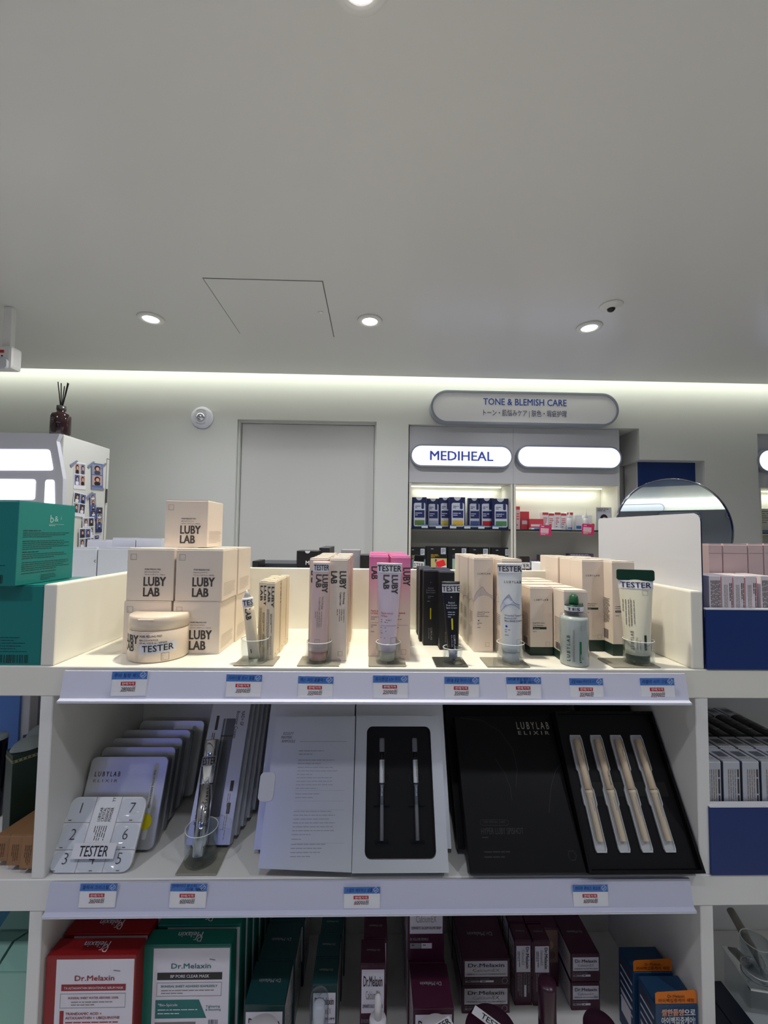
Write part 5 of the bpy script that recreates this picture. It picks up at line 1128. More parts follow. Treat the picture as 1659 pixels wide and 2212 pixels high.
for k, cu in enumerate(cxs):
    base = mw @ Vector((cu, .0075, vb)); nm = ('leftmost', 'second', 'third', 'rightmost')[k]
    s = thing('ampoule_stick', f'{nm} pale ampoule stick in its blister in the open black tray', 'ampoule', base, rot, 'ampoule sticks in the black tray')
    ww = .0100
    ol = [(-ww*.72, 0), (ww*.72, 0), (ww*.85, .004), (ww*.85, hs_*.36), (ww, hs_*.38), (ww, hs_*.5), (ww*.8, hs_*.53), (ww*.8, hs_*.66), (ww, hs_*.68), (ww, hs_*.96), (ww*.85, hs_), (-ww*.85, hs_), (-ww, hs_*.96), (-ww, hs_*.68), (-ww*.8, hs_*.66), (-ww*.8, hs_*.53), (-ww, hs_*.5), (-ww, hs_*.38), (-ww*.85, hs_*.36), (-ww*.85, .004)]
    q = MB(); q.prism(ol, -.0008, .0004, WELLP); q.ring(ol, [(x*.86, z*.97 + .0025) for x, z in ol], -.0028, -.0008, WELLP); q.build('blister', s)
    X_ = Matrix.Translation((0, -.0056, 0))
    MB().lathe([(.0032, hs_*.085), (.0046, hs_*.09), (.0046, hs_*.47), (.0056, hs_*.475), (.0056, hs_*.5)], STK, 20, X=X_).build('lower_tube', s)
    MB().lathe([(.0052, hs_*.505), (.0049, hs_*.7), (.0054, hs_*.86), (.0050, hs_*.955), (0, hs_*.96)], mat('pale_stick_top', (228, 206, 176), .35), 20, X=X_).build('upper_tube', s)
    q = MB(); ff = cyl(.0053, 0, 0, -.0056)
    if k == 1: q.t(ff, 'LUBYLAB', 0, hs_*.66, .0016, INK, .01, .018, rot=-PI/2, e=.0008)
    q.lines(ff, .001, hs_*.86, hs_*.12, 2, .0012, INKL, .0005, True, k, e=.0008); q.lines(cyl(.0047, 0, 0, -.0056), .0003, hs_*.44, hs_*.3, 1, .001, TAGB, .0005, True, k); q.build('printed_lettering', s)
LIDK = mat('black_lid_card', (15, 15, 18), .4, spec=.2)
p2, w2, h2, rot2, ang2 = lean(1016, 1272, 1887, 990, 1203, 1546, M, .02)
t2 = thing('gift_box', 'black box half with fine leaf art and capital lettering left of the open black tray', 'gift box', p2, rot2)
xr_ = p.x - w/2 - .0015; xl_ = p2.x - w2/2; p2.x = (xl_ + xr_)/2; w2 = xr_ - xl_; t2.location = p2
q = MB(); q.box((-w2/2, 0, 0), (w2/2, .02, h2), LIDK, .001); fl2 = lambda u, v, e=0: Vector((u, -e, v))
PG = mat('pale_gold_print', (178, 172, 160), .35); GLK = mat('gloss_black_print', (58, 58, 62), .3, spec=.3)
def o2(px, py_): return onface(t2, px, py_)
u, v = o2(1117, 1575); q.t(fl2, 'L U B Y L A B', u, v, .0112, PG, .006, o2(1187, 1575)[0]-u); u, v = o2(1120, 1587); q.t(fl2, 'E L I X I R', u, v, .0056, PG, .006, o2(1187, 1587)[0]-u)
def arc(pts, wd=.0006): q.outline(fl2, [o2(*c_) for c_ in pts], wd, GLK, .0003, False)
arc([(995, 1551), (1040, 1556), (1080, 1580), (1108, 1620), (1117, 1660), (1114, 1700)]); arc([(1070, 1640), (1090, 1670), (1102, 1700), (1106, 1728)]); arc([(1218, 1642), (1200, 1665), (1190, 1700), (1186, 1755)]); arc([(1256, 1640), (1225, 1648), (1215, 1656)])
a_ = o2(1038, 1783); b_ = o2(1098, 1771); q.outline(fl2, rrect(a_[0], a_[1], b_[0], b_[1], .0034, 4), .0005, GLK); q.t(fl2, 'LUBY SPECIAL CARE', a_[0]+.004, a_[1]+.0026, .0028, GLK, .006, (b_[0]-a_[0])*.78)
u, v = o2(1040, 1802); q.t(fl2, 'HYPER LUBY SPISHOT', u, v, .0075, GLK, .012, o2(1132, 1802)[0]-u); q.lines(fl2, *o2(1041, 1808), .026, 1, .003, GLK, .0012)
q.lines(fl2, *o2(1046, 1839), .095, 1, .003, GLK, .0014); q.lines(fl2, *o2(1046, 1850), .075, 1, .003, GLK, .0014); q.outline(fl2, circ(*o2(1236, 1848), .006, 6), .0006, GLK)
q.build('lid', t2)
# closed black boxes behind
for k, (l, r, yt, lb, z_h) in enumerate(((951, 1195, 1522, 'closed black box standing behind the black lid', 0), (1222, 1395, 1526, 'closed black box standing behind the open black tray', 0))):
    Y = p2.y + .046; hh = (T-.046-p2.z)/math.cos(ang2); s_ = math.sin(ang2); a_, b_ = aty(l, yt, Y+s_*hh), aty(r, yt, Y+s_*hh); b_.x = min(b_.x, XR - .004); wq = b_.x - a_.x
    u = thing('black_gift_box', lb, 'box', ((a_.x+b_.x)/2, Y, p2.z), (-ang2, 0, 0), 'closed black boxes')
    q = MB(); slab(q, wq, hh, .02, LIDK, .001); ff = front(wq, 0, hh); q.t(ff, 'L U B Y L A B', wq*.6, hh-.017, .0085, mat('dim_gold_print', (96, 92, 88), .35), .006, wq*.28); q.build('carton', u)

# ================================================================== BOTTOM SHELF
LIL = mat('label_white', (226, 222, 232), .45); PLUMI = mat('plum_ink', (52, 22, 44), .5); REDL = mat('label_red_ink', (150, 22, 36), .5); TEALI = mat('label_teal_ink', (22, 112, 108), .5)
def topname(q, w, d, h, m, two=False, cap=None):
    f = topb(w, d, h); c_ = cap or d*.16
    if two: q.t(f, 'Dr.', w*.42, d*.55, c_*.9, m, .01, None, 'c', e=.002); q.t(f, 'Melaxin', w*.52, d*.25, c_, m, .01, None, 'c', e=.002)
    else: q.t(f, 'Dr.Melaxin', w*.5, d*.45, c_, m, .008, w*.55, 'c', e=.002)
# mask boxes
def maskfit(l, r, tp, Y, hh=None):
    a, b = aty(l, tp, Y), aty(r, tp, Y); return (a.x+b.x)/2, b.x-a.x, (a.z+b.z)/2 - B
def redpr(q, w, d, h): topname(q, w, d, h, LIL, True, .0085)
def redlab(q, w, d, h):
    f = front(w, d, h); q.rect(f, w*.12, .0, w*.985, h*.985, LIL, .0003); g_ = lambda s_, u, v, c_, m, b_=.0, wd=None, al='l', **k: q.t(f, s_, w*u, h-v*w, c_*w, m, b_, wd and wd*w, al, e=.0007, **k)
    g_('Dr.Melaxin', .55, .25, .055, REDL, .012, .44, 'c'); q.outline(f, [(w*.76, h-w*.142), (w*.83, h-w*.152)], w*.006, INK, .0007, False)
    q.rect(f, w*.185, h-w*.36, w*.90, h-w*.29, REDL, .0005); g_('TX-ASTAXANTHIN BRIGHTENING SERUM MASK', .545, .34, .025, LIL, .012, .66, 'c')
    q.outline(f, [(w*.18, h-w*.54), (w*.9, h-w*.54), (w*.9, h-w*.39), (w*.18, h-w*.39)], w*.004, INKL, .0006); g_('SKINSEAL SHEET WATER ABSORBS 1030%', .545, .445, .023, REDL, .014, .56, 'c'); q.lines(f, w*.3, h-w*.475, w*.46, 2, w*.03, INKL, w*.009, e=.0006)
    q.rect(f, w*.18, h-w*.85, w*.225, h-w*.57, REDL, .0005); g_('TRANEXAMIC ACID +', .245, .615, .028, REDL, .014, .4); g_('ASTAXANTHIN + UBIQUINONE', .245, .66, .028, REDL, .014, .6); q.lines(f, w*.245, h-w*.69, w*.62, 5, w*.032, REDL, w*.011, e=.0006)
Y = .008; x, w, h = maskfit(100, 294, 2067, Y)
c = carton('red_mask_box', 'frontmost deep red mask box with white label at the left', 'box', (x, Y, B), w, .027, h, RED, redpr, 'red mask boxes', panel=redlab)
for k in range(5): dup(c, (x+.002*(k % 2) + .001*k, Y + .034*(k+1), B), f'deep red mask box, {ORD[k+1]} in its row')
def grpr(q, w, d, h): topname(q, w, d, h, LIL, True, .0085)
def grlab(q, w, d, h):
    f = front(w, d, h); q.rect(f, w*.12, .0, w*.985, h*.985, LIL, .0003); g_ = lambda s_, u, v, c_, m, b_=.0, wd=None, al='l', **k: q.t(f, s_, w*u, h-v*w, c_*w, m, b_, wd and wd*w, al, e=.0007, **k)
    g_('Dr.Melaxin', .55, .24, .055, TEALI, .012, .45, 'c'); q.outline(f, [(w*.76, h-w*.142), (w*.82, h-w*.152)], w*.006, INK, .0007, False)
    q.rect(f, w*.17, h-w*.365, w*.905, h-w*.285, BLACKC, .0005); g_('BP PORE CLEAR MASK', .54, .34, .033, LIL, .014, .44, 'c')
    q.outline(f, [(w*.17, h-w*.54), (w*.9, h-w*.54), (w*.9, h-w*.395), (w*.17, h-w*.395)], w*.004, INKL, .0006); g_('SKINSEAL SHEET ADHERES SEAMLESSLY', .535, .445, .024, TEALI, .014, .64, 'c'); q.lines(f, w*.22, h-w*.475, w*.6, 2, w*.03, INKL, w*.009, e=.0006)
    q.poly(f, [(w*.16, h-w*.78), (w*.74, h-w*.78), (w*.65, h-w*.58), (w*.16, h-w*.58)], TEALI, .0005); g_('*Bio-Spicule', .19, .645, .028, LIL, .008, .22); q.lines(f, w*.19, h-w*.68, w*.45, 2, w*.04, LIL, w*.01, e=.0008); g_('Tightening', .73, .665, .022, TEALI, .004, .16); g_('& Smoothing', .73, .70, .022, TEALI, .004, .17)
    q.rect(f, w*.16, h-w*1.05, w*.62, h-w*.82, mat('grey_photo', (120, 116, 114), .5), .0005); q.poly(f, circ(w*.3, h-w*.93, w*.05, 14), HAIR, .0008); q.barcode(f, w*.76, h-w*1.0, w*.11, w*.2, INK)
Y = .03; x, w, h = maskfit(310, 500, 2043.5, Y)
c = carton('green_mask_box', 'frontmost jade green mask box with white label beside the red ones', 'box', (x, Y, B), w, .026, h, TGREEN, grpr, 'green mask boxes', panel=grlab)
for k in range(5): dup(c, (x+.0022*(k+1) + .002, Y+.0325*(k+1), B), f'jade green mask box, {ORD[k+1]} in its row')
# cartons of the calcium range
def lab(q, w, d, h, sub='CEMENRETE CALCIUM VOLUME CREAM', v0=.48, v1=.93, extra=True, dark=LIL, red=False, oneline=False):
    f = front(w, d, h); a_, b_ = w*.05, w*.95; H_ = (v1-v0)*h; q.rect(f, a_, h*v0, b_, h*v1, LIL, .0004)
    q.t(f, 'Dr.Melaxin', w*.5, h*v1 - H_*.38, H_*.24, PLUMI, .014, w*.76, 'c', e=.0008); q.t(f, 'CalciumEX', w*.5, h*v1-H_*.68, H_*.2, INKL, -.004, w*.56, 'c', e=.0008)
    q.t(f, sub, w*.5, h*v1-H_*.87, H_*.075, PLUMI, .014, w*.82, 'c', e=.0008)
    if red: q.rect(f, w*.1, h*v0-h*.1, w*.95, h*v0-h*.01, REDI, .0004)
    elif extra:
        q.t(f, 'EX VOLUME FIRMING', w*.06, h*(v0-.1), h*.04, GREYP, .004, w*.5, e=.0006); q.rect(f, w*.06, h*(v0-.22), w*.36, h*(v0-.14), GREYP, .0004); q.rect(f, w*.37, h*(v0-.22), w*.66, h*(v0-.14), LIL, .0004); q.lines(f, w*.1, h*(v0-.16), w*.2, 1, .002, PLUMI, .0012, e=.0007); q.lines(f, w*.41, h*(v0-.16), w*.2, 1, .002, PLUMI, .0012, e=.0007)
SIDEW = mat('side_label_white', (214, 206, 212), .5)
def sidepr(rs=True):
    def f_(q, w, d, h):
        topname(q, w, d, h, GREYP, cap=min(w, d)*.09); s_ = rside(w, d, h) if rs else lside(w, d, h); q.rect(s_, d*.04, h*.03, d*.96, h*.97, SIDEW); q.lines(s_, d*.1, h*.85, d*.8, 7, h*.09, INKL, h*.03)
    return f_
# dark green cubes
x, Y, w, h = span(527, 615, 2173, 2290, B, .02); h = aty(571, 2173, Y).z - B
c = carton('cream_jar_box', 'x', 'box', (x, Y, B), w, .063, h, DTEAL, sidepr(), 'dark teal cube boxes', panel=lambda q, w, d, h: lab(q, w, d, h, 'BP CALMING CREAM', .4, .93))
c['label'] = 'frontmost dark teal cube box behind the white jar'
for k in range(3): dup(c, (x+.004*k+.003, Y+.0645*(k+1), B), f'dark teal cube box, {ORD[k+1]} in its row') if k < 2 else None
# slim dark green
x, Y, w, h = span(674, 728, 2127.5, 2290, B, .045); h = aty(700, 2127.5, Y).z - B
c = carton('serum_box', 'x', 'box', (x, Y, B), w, w*1.03, h, DTEAL, sidepr(), 'slim dark teal boxes', panel=lambda q, w, d, h: lab(q, w, d, h, 'BP SERUM', .5, .9, red=True))
c['label'] = 'frontmost slim dark teal box behind the clear capped pump'
for k in range(3): dup(c, (x+.002*k, Y+(w*1.03+.0015)*(k+1), B), f'slim dark teal box, {ORD[k+1]} in its row')
# slim plum
x, Y, w, h = span(779, 833, 2083.6, 2290, B, .047); h = aty(806, 2083.6, Y).z - B
c = carton('ampoule_serum_box', 'x', 'box', (x, Y, B), w, w*1.03, h, PLUM, sidepr(), 'slim plum boxes', panel=lambda q, w, d, h: lab(q, w, d, h, 'CEMENRETE CALCIUM AMPOULE', .49, .95))
c['label'] = 'frontmost slim plum box behind the white dropper bottle'
for k in range(3): dup(c, (x+.004, Y+(w*1.03+.0015)*(k+1), B), f'slim plum box behind the white dropper, {ORD[k+1]}')
# plum cubes
x, Y, w, h = span(893, 980.5, 2179.6, 2290, B, .017); h = aty(937, 2179.6, Y).z - B
c = carton('calcium_cream_box', 'frontmost plum cube box behind the white round tester lid', 'box', (x, Y, B), w, .063, h, PLUM, sidepr(False), 'plum cube boxes', panel=lambda q, w, d, h: lab(q, w, d, h, v0=.4, v1=.93))
dup(c, (x-.002, Y+.0645, B), 'plum cube box under the upper one, second from the front'); dup(c, (x-.003, Y+.0665, B+h+.0022), 'upper plum cube box with readable white label, stacked behind the frontmost'); dup(c, (x-.002, Y+.130, B), 'plum cube box at the back, lower'); dup(c, (x-.003, Y+.1315, B+h+.0022), 'plum cube box at the back, upper')
# flat patch boxes
x, Y, w, h = span(998, 1101, 2133, 2189, B)
c = carton('eye_patch_box', 'lower wide plum box of the two stacked, behind the round plum jar', 'box', (x, Y, B), w, .085, h, PLUM, sidepr(False), 'wide plum boxes', panel=lambda q, w, d, h: (lab(q, w, d, h, 'CEMENRETE CALCIUM VOLUME EYE PATCH', .36, .97), q.outline(front(w, d, h), circ(w*.89, h*.2, h*.11, 14), h*.02, GREYP, .0006)))
c2 = dup(c, (x+.0005, Y+.0005, B+h+.0022), 'upper wide plum box of the two stacked'); dup(c, (x, Y+.0865, B), 'rear lower wide plum box'); dup(c, (x, Y+.0867, B+h+.0022), 'rear upper wide plum box')
# slim pairs with sideways label
def slimlab(q, w, d, h):
    f = front(w, d, h); q.rect(f, w*.1, h*.52, w*.92, h*.93, LIL, .0004); q.t(f, 'Dr.Melaxin', w*.66, h*.91, w*.19, PLUMI, .014, h*.33, rot=-PI/2, e=.0008); q.t(f, 'CalciumEX', w*.42, h*.87, w*.17, INKL, -.004, h*.24, rot=-PI/2, e=.0008); q.lines(f, w*.3, h*.85, h*.25, 2, w*.09, PLUMI, w*.035, True, e=.0008)
    q.t(f, 'EX VOLUME FIRMING', w*.78, h*.5, w*.09, GREYP, .006, h*.3, rot=-PI/2, e=.0006); q.rect(f, w*.55, h*.14, w*.68, h*.32, LIL, .0005); q.outline(f, [(w*.55, h*.14), (w*.68, h*.14), (w*.68, h*.5), (w*.55, h*.5)], w*.02, GREYP, .0005); q.lines(f, w*.42, h*.5, h*.4, 3, w*.1, GREYP, w*.03, True, 3)
x, Y, w, h = span(1111.6, 1148, 2033, 2172, B)
c = carton('eye_serum_box', 'slim plum box with sideways lettering, left one of the front pair', 'box', (x, Y, B), w, .031, h, PLUM, sidepr(False), 'slim plum boxes with sideways lettering', panel=slimlab)
x2 = (aty(1152, 2036, Y).x + aty(1187, 2036, Y).x)/2
dup(c, (x2, Y-.001, B), 'slim plum box with sideways lettering, right one of the front pair'); dup(c, (x, Y+.033, B), 'slim plum box behind the left sideways lettered one'); dup(c, (x2-.001, Y+.033, B), 'slim plum box behind the right sideways lettered one'); dup(c, (x, Y+.066, B), 'rear slim plum box behind the left sideways lettered one'); dup(c, (x2-.001, Y+.066, B), 'rear slim plum box behind the right sideways lettered one')
a, b = aty(1190, 2004, Y+.03), aty(1205, 2004, Y+.03)
def photopr(q, w, d, h): f = front(w, d, h); q.rect(f, w*.02, h*.42, w*.95, h*.98, mat('brown_photo', (112, 84, 74), .5)); q.poly(f, circ(w*.45, h*.72, w*.25, 12), mat('brown_photo_light', (146, 112, 98), .5), .0004); q.poly(f, circ(w*.6, h*.55, w*.22, 12), mat('brown_photo_dark', (84, 58, 54), .5), .0004)
carton('photo_serum_box', 'slim plum box with brown picture beside the sideways lettered pair', 'box', (b.x - .0145, Y+.028, B), .029, .031, a.z-B, PLUM, photopr)
# right plum stack
x, Y, w, h = span(1234, 1296, 2125, 2182.6, B)
c = carton('multi_balm_box', 'lower plum box of the right stack beside the blue boxes', 'box', (x, Y, B), w, .075, h, PLUM, sidepr(False), 'right plum stack', panel=lambda q, w, d, h: lab(q, w, d, h, 'CEMENRETE CALCIUM MULTI BALM', .42, .93))
dup(c, (x+.001, Y+.001, B+h+.0022), 'upper plum box of the right stack, white label showing'); dup(c, (x-.001, Y+.0765, B), 'rear lower plum box of the right stack'); dup(c, (x-.002, Y+.0775, B+h+.0022), 'rear upper plum box of the right stack')
# blue boxes with orange flap
NBLU = mat('petrol_blue_card', (22, 62, 98), .42); ORG = mat('orange_card', (222, 118, 22), .5); BRN = mat('brown_ink', (120, 62, 20), .5)
def bluepr(q, w, d, h):
    f = front(w, d, h); q.t(f, '쌀한톨양으로', w*.14, h-w*.22, w*.115, WHITEI, .035, w*.8); q.t(f, '쌀한톨양', w*.145, h-w*.218, w*.105, ORG, .004, w*.535, e=.0006); q.t(f, '아이백집중케어!', w*.13, h-w*.40, w*.125, WHITEI, .02, w*.8)
    s_ = lside(w, d, h)
    for k in range(9): q.poly(s_, [(d*.12, h*.82-k*.006), (d*.9, h*.82-k*.006), (d*.9, h*.82-k*.006-.0032), (d*.12, h*.82-k*.006-.0032)], (LIL, NBLU)[k % 2], .0003)
    q.rect(s_, d*.15, h*.2, d*.8, h*.5, LIL); q.t(s_, 'Eyebag', d*.15, h*.86, .006, BRN, .01, d*.6)
a, b = aty(1420, 2172, .008), aty(1511, 2172, .008); w = b.x-a.x; x = (a.x+b.x)/2; h = a.z-B
if x + w/2 > XR-.002: x = XR - .002 - w/2
c = carton('eye_cream_box', 'front petrol blue box with orange flap and Korean lettering at the right end', 'box', (x, .008, B), w, .04, h, NBLU, bluepr, 'petrol blue boxes', flap=.0006)
q = MB(); fo = front(w, 0, h); q.prism([(-w*.49, h+.001), (w*.49, h+.001), (w*.49, h+.017), (w*.44, h+.019), (0, h+.0175), (-w*.44, h+.0165), (-w*.49, h+.0145)], .001, .002, ORG, mcap=ORG)
f = plane((-w/2, .001, 0), (1, 0, 0), (0, 0, 1)); q.t(f, 'Dr.Melaxin', w*.5, h+.0095, .0042, BRN, .004, w*.4, 'c'); q.t(f, '아이백집중케어 세럼', w*.5, h+.0035, .004, BRN, .012, w*.84, 'c'); q.build('orange_flap', c)
dup(c, (x-.004, .053, B), 'rear petrol blue box with orange flap behind the front one')
# testers along the front of the bottom shelf
LIDW = mat('white_lid', (214, 210, 216), .35); PLUMG = mat('plum_gloss', (52, 14, 36), .3)
def jarlid(px, tp, r_px, Y, label, m, txt=None, rot=0, mb=None, name='cream_jar'):
    c_ = aty(px, tp, Y); Z = Y - CAM.y; R = r_px*Z/FPX; H = aty(px, tp, Y+R).z - B
    t = thing(name, label, 'jar', (c_.x, Y, B)); H = max(.03, H)
    MB().lathe([(R*.94, 0), (R, .002), (R, H*.55), (R*.95, H*.57)], mb or m, 48).build('jar', t)
    MB().lathe([(R*1.0, H*.58), (R*1.01, H*.6), (R*1.01, H-.003), (R*.96, H), (0, H)], m, 56).build('lid', t)
    if txt:
        q = MB(); f = plane((0, 0, H), (math.cos(rot), math.sin(rot), 0), (-math.sin(rot), math.cos(rot), 0)); txt(q, f, R); q.build('tester_sticker', t)
    return t
jarlid(565, 2187, 36, -.03, 'white round jar lid in front of the dark teal cube box', LIDW)
jarlid(946, 2187, 36, -.03, 'white round tester lid in front of the plum cube box', LIDW, lambda q, f, R: sticker(q, f, R*.1, R*.25, R*1.7, .011, 'TESTER', R*1.5, STICK, BLACKI, .66, math.radians(25), 4, .01))
def tj(q, f, R):
    sticker(q, f, R*.16, R*.2, R*1.75, .0125, 'TESTER', R*1.05, STICK, BLACKI, .6, math.radians(-38), 4, .008); q.t(f, 'Dr.Melaxin', -R*.25, -R*.1, .0075, LIL, .01, R*.9, rot=math.radians(-38))
jarlid(1062, 2164, 53, -.022, 'large round plum jar with diagonal tester sticker on its lid', PLUMG, tj)
jarlid(1297, 2176, 33, -.02, 'small round plum lid in front of the right plum stack', PLUMG)
# pump with clear cap
Y = -.018; a = aty(690, 2150, Y); r_ = 19*(Y-CAM.y)/FPX; H = a.z - B
t = thing('pump_bottle', 'airless pump bottle with clear dome cap in front of the slim teal boxes', 'bottle', (a.x, Y, B))
MB().lathe([(r_*.95, 0), (r_, .002), (r_, H*.62), (r_*.96, H*.63)], mat('pearl_bottle', (190, 188, 194), .3), 36).build('bottle', t)
MB().lathe([(r_*.8, H*.63), (r_*.8, H*.78), (r_*.62, H*.8), (r_*.62, H*.93), (r_*.4, H*.94), (0, H*.94)], LIDW, 28).build('pump_head', t)
MB().lathe([(r_*1.02, H*.64), (r_*1.02, H*.96), (r_*.95, H), (0, H), (0, H-.001), (r_*.9, H-.001), (r_*.96, H*.95), (r_*.96, H*.64)], CLEAR, 36).build('clear_cap', t)
# white dropper
Y = -.02; a = aty(817, 2146, Y); Z = Y-CAM.y; H = a.z - B; r_ = 27*Z/FPX
t = thing('dropper_bottle', 'white dropper bottle with tester band in front of the slim plum box', 'bottle', (a.x, Y, B))
MB().lathe([(r_*.95, 0), (r_, .002), (r_, H*.5), (r_*.8, H*.58), (r_*.6, H*.6)], mat('brown_grey_glass', (120, 104, 108), .15, coat=.4), 36).build('bottle', t)
MB().lathe([(r_*.63, H*.6), (r_*.64, H*.61), (r_*.64, H*.80), (r_*.58, H*.81), (0, H*.815)], LIDW, 36).build('collar', t)
MB().lathe([(r_*.28, H*.81), (r_*.28, H*.93), (r_*.22, H*.985), (0, H)], LIDW, 24).build('bulb', t)
q = MB(); sticker(q, cyl(r_*.64, a0=yaw(t.location)), 0, H*.70, r_*1.7, H*.1, 'TESTE', r_*1.2, STICK, BLACKI, .6, 0, 16, .008); q.build('tester_sticker', t)
# plum tube standing on its cap
Y = -.015; a = aty(1182, 2121, Y); Z = Y-CAM.y; H = a.z-B; r_ = 18*Z/FPX
t = thing('serum_tube', 'plum cylinder bottle with white tester band in front of the slim plum pair', 'bottle', (a.x, Y, B))
MB().lathe([(r_*.95, 0), (r_, .002), (r_, H*.72), (r_*.97, H*.725)], PLUMG, 36).build('bottle', t)
MB().lathe([(r_*.98, H*.73), (r_*1.0, H*.735), (r_*1.0, H-.003), (r_*.94, H), (0, H)], PLUMG, 36).build('cap', t)
q = MB(); sticker(q, cyl(r_, a0=yaw(t.location)), r_*.55, H*.55, r_*2.3, .0125, 'TEST', r_*1.6, STICK, BLACKI, .66, 0, 18, .008); q.build('tester_sticker', t)

# ================================================================== LEFT NEIGHBOUR BAY
q = aty(-60, 1600, .20); r_ = aty(38, 1600, .20)
t = thing('blue_card_panel', 'light blue display panel at the left edge behind the dark green boxes', 'panel', ((q.x+r_.x)/2, .20, M)); w = r_.x-q.x
MB().box((-w/2, 0, 0), (w/2, .004, .245), mat('sky_blue_panel', (92, 142, 220), .4)).build('panel', t)
a, b = aty(40, 1600, .205), aty(61, 1600, .205)
t = thing('white_post', 'white upright strip between the blue panel and the shelf side', 'post', ((a.x+b.x)/2, .205, M)); MB().box((-(b.x-a.x)/2, 0, 0), ((b.x-a.x)/2, .02, .248), WHITE, .001).build('post', t)
DG = mat('bottle_green_card', (18, 44, 36), .35); MARB = mat('marbled_lid', (170, 182, 178), .35); GOLD = mat('gold_pattern', (140, 140, 100), .4)
for k, (l, tp, Y, lb) in enumerate(((28, 1632, .07, 'dark green box with pale marbled lid at the left edge, nearer one'), (63, 1599, .15, 'dark green box with marbled lid behind the other, mostly hidden'))):
    a = aty(l, tp, Y); h = a.z-M; w, dd = .05, .034
    t = thing('domed_box', lb, 'box', (a.x, Y, M), (0, 0, math.radians(54)), 'dark green domed boxes')
    q = MB(); q.box((0, 0, 0), (w, dd, h-.001), DG, .0006)
    for f, L in ((plane((0, 0, 0), (1, 0, 0), (0, 0, 1)), w), (plane((0, dd, 0), (0, -1, 0), (0, 0, 1)), dd)):
        q.rect(f, 0, h-.013, L, h-.0085, GOLD, .0003); n = int(L/.0055)
        for j in range(n): q.rect(f, L*(j+.15)/n, h-.0122, L*(j+.45)/n, h-.0093, DG, .0004)
    q.build('carton', t)
    MB().lathe([(.5, 0), (.5, .0008), (.42, .0075), (.28, .0125), (.12, .0145), (0, .015)], MARB, 36, X=Matrix.Translation((w/2, dd/2, h-.0005)) @ Matrix.Diagonal((w, dd, 1, 1))).build('domed_lid', t)
KR = mat('brown_card', (150, 110, 76), .55, noise=.1, nscale=500); KRI = mat('brown_card_ink', (92, 62, 42), .6)
def krpr(q, w, d, h): q.lines(front(w, d, h), w*.7, h*.72, h*.6, 4, w*.13, KRI, w*.05, True); q.lines(topf(w, d, h), w*.2, d*.6, w*.6, 4, d*.07, KRI, d*.02)
la = math.radians(7); kb = [(-2, 30, 1885, .012, 'frontmost brown card box second from the shelf side'), (34, 66, 1886, .006, 'frontmost brown card box next to the shelf side'), (-40, -6, 1884, .02, 'brown card box cut off by the left edge')]
for k, (l, r, bt, Y, lb) in enumerate(kb):
    a, b = aty(l, bt, Y), aty(r, bt, Y); w = (b.x-a.x)*.97; h = (aty(14, 1793, Y+.02).z - M)/math.cos(la) - .008; x_ = min((a.x+b.x)/2, -.475-.0015-w/2)
    if k == 1: x_ = -.475 - .0015 - w/2
    if k == 0: x_ = -.475 - .004 - w*1.5
    if k == 2: x_ = -.475 - .0065 - w*2.5
    carton('brown_carton', lb, 'box', (x_, Y, M + .08*math.sin(la)), w, .08, h, KR, krpr, 'brown card boxes', rot=(-la, 0, 0))
Y = .13; a, b = aty(-25, 1600, Y), aty(13, 1600, Y); R = (b.x-a.x)/2; H = aty(0, 1592, Y).z - M
t = thing('black_cup', 'dark glossy cup with pale lid cut off by the left edge', 'cup', ((a.x+b.x)/2, Y, M)); MB().lathe([(R*.8, 0), (R, H*.98), (R*.97, H*.985)], mat('ink_gloss', (14, 18, 30), .15), 36).build('cup', t); MB().lathe([(R*1.02, H*.985), (R*1.02, H), (R*.9, H+.004), (0, H+.004)], mat('pale_lid', (190, 206, 214), .3), 36).build('lid', t)
MINT = mat('mint_foil', (134, 178, 166), .3, metal=.25); n_ = 0
for j in range(3):
    for i in range(2):
        l, r = ((-52, 12), (14, 70))[i]; Y = .012 + j*.062; a, b = aty(15, 2110, .012), aty(62, 2110, .012); w = .048; x_ = -.475 - .003 - w/2 - i*(w+.002) - .001*j; h = aty(30, 2098, .012).z - B + .001*j
        t = thing('mint_pack', f'mint green pack on the lower left shelf, {("right", "left")[i]} column, {ORD[j]}', 'pack', (x_, Y, B), (0, 0, 0), 'mint green packs')
        q = MB(); q.box((-w/2, 0, 0), (w/2, .06, h), MINT, .003); q.build('pack', t); q = MB(); q.prism([(0.0, h), (.03, h+.0125), (.06, h)], -w/2+.001, w/2-.001, MINT, fm=lambda u, v, e=0: Vector((-e, u, v))); q.build('ridge_flap', t)
a, b = aty(-120, 1990, .14), aty(56, 1990, .14); 
carton('blue_teal_carton', 'blue teal box seen above the mint packs at the left edge', 'box', (-.475-.004-.1, .19, B), .2, .05, .24, mat('blue_teal_card', (16, 108, 138), .4), lambda q, w, d, h: q.lines(front(w, d, h), w*.1, h*.9, w*.8, 9, .008, mat('blue_teal_ink', (60, 150, 170), .5), .002))

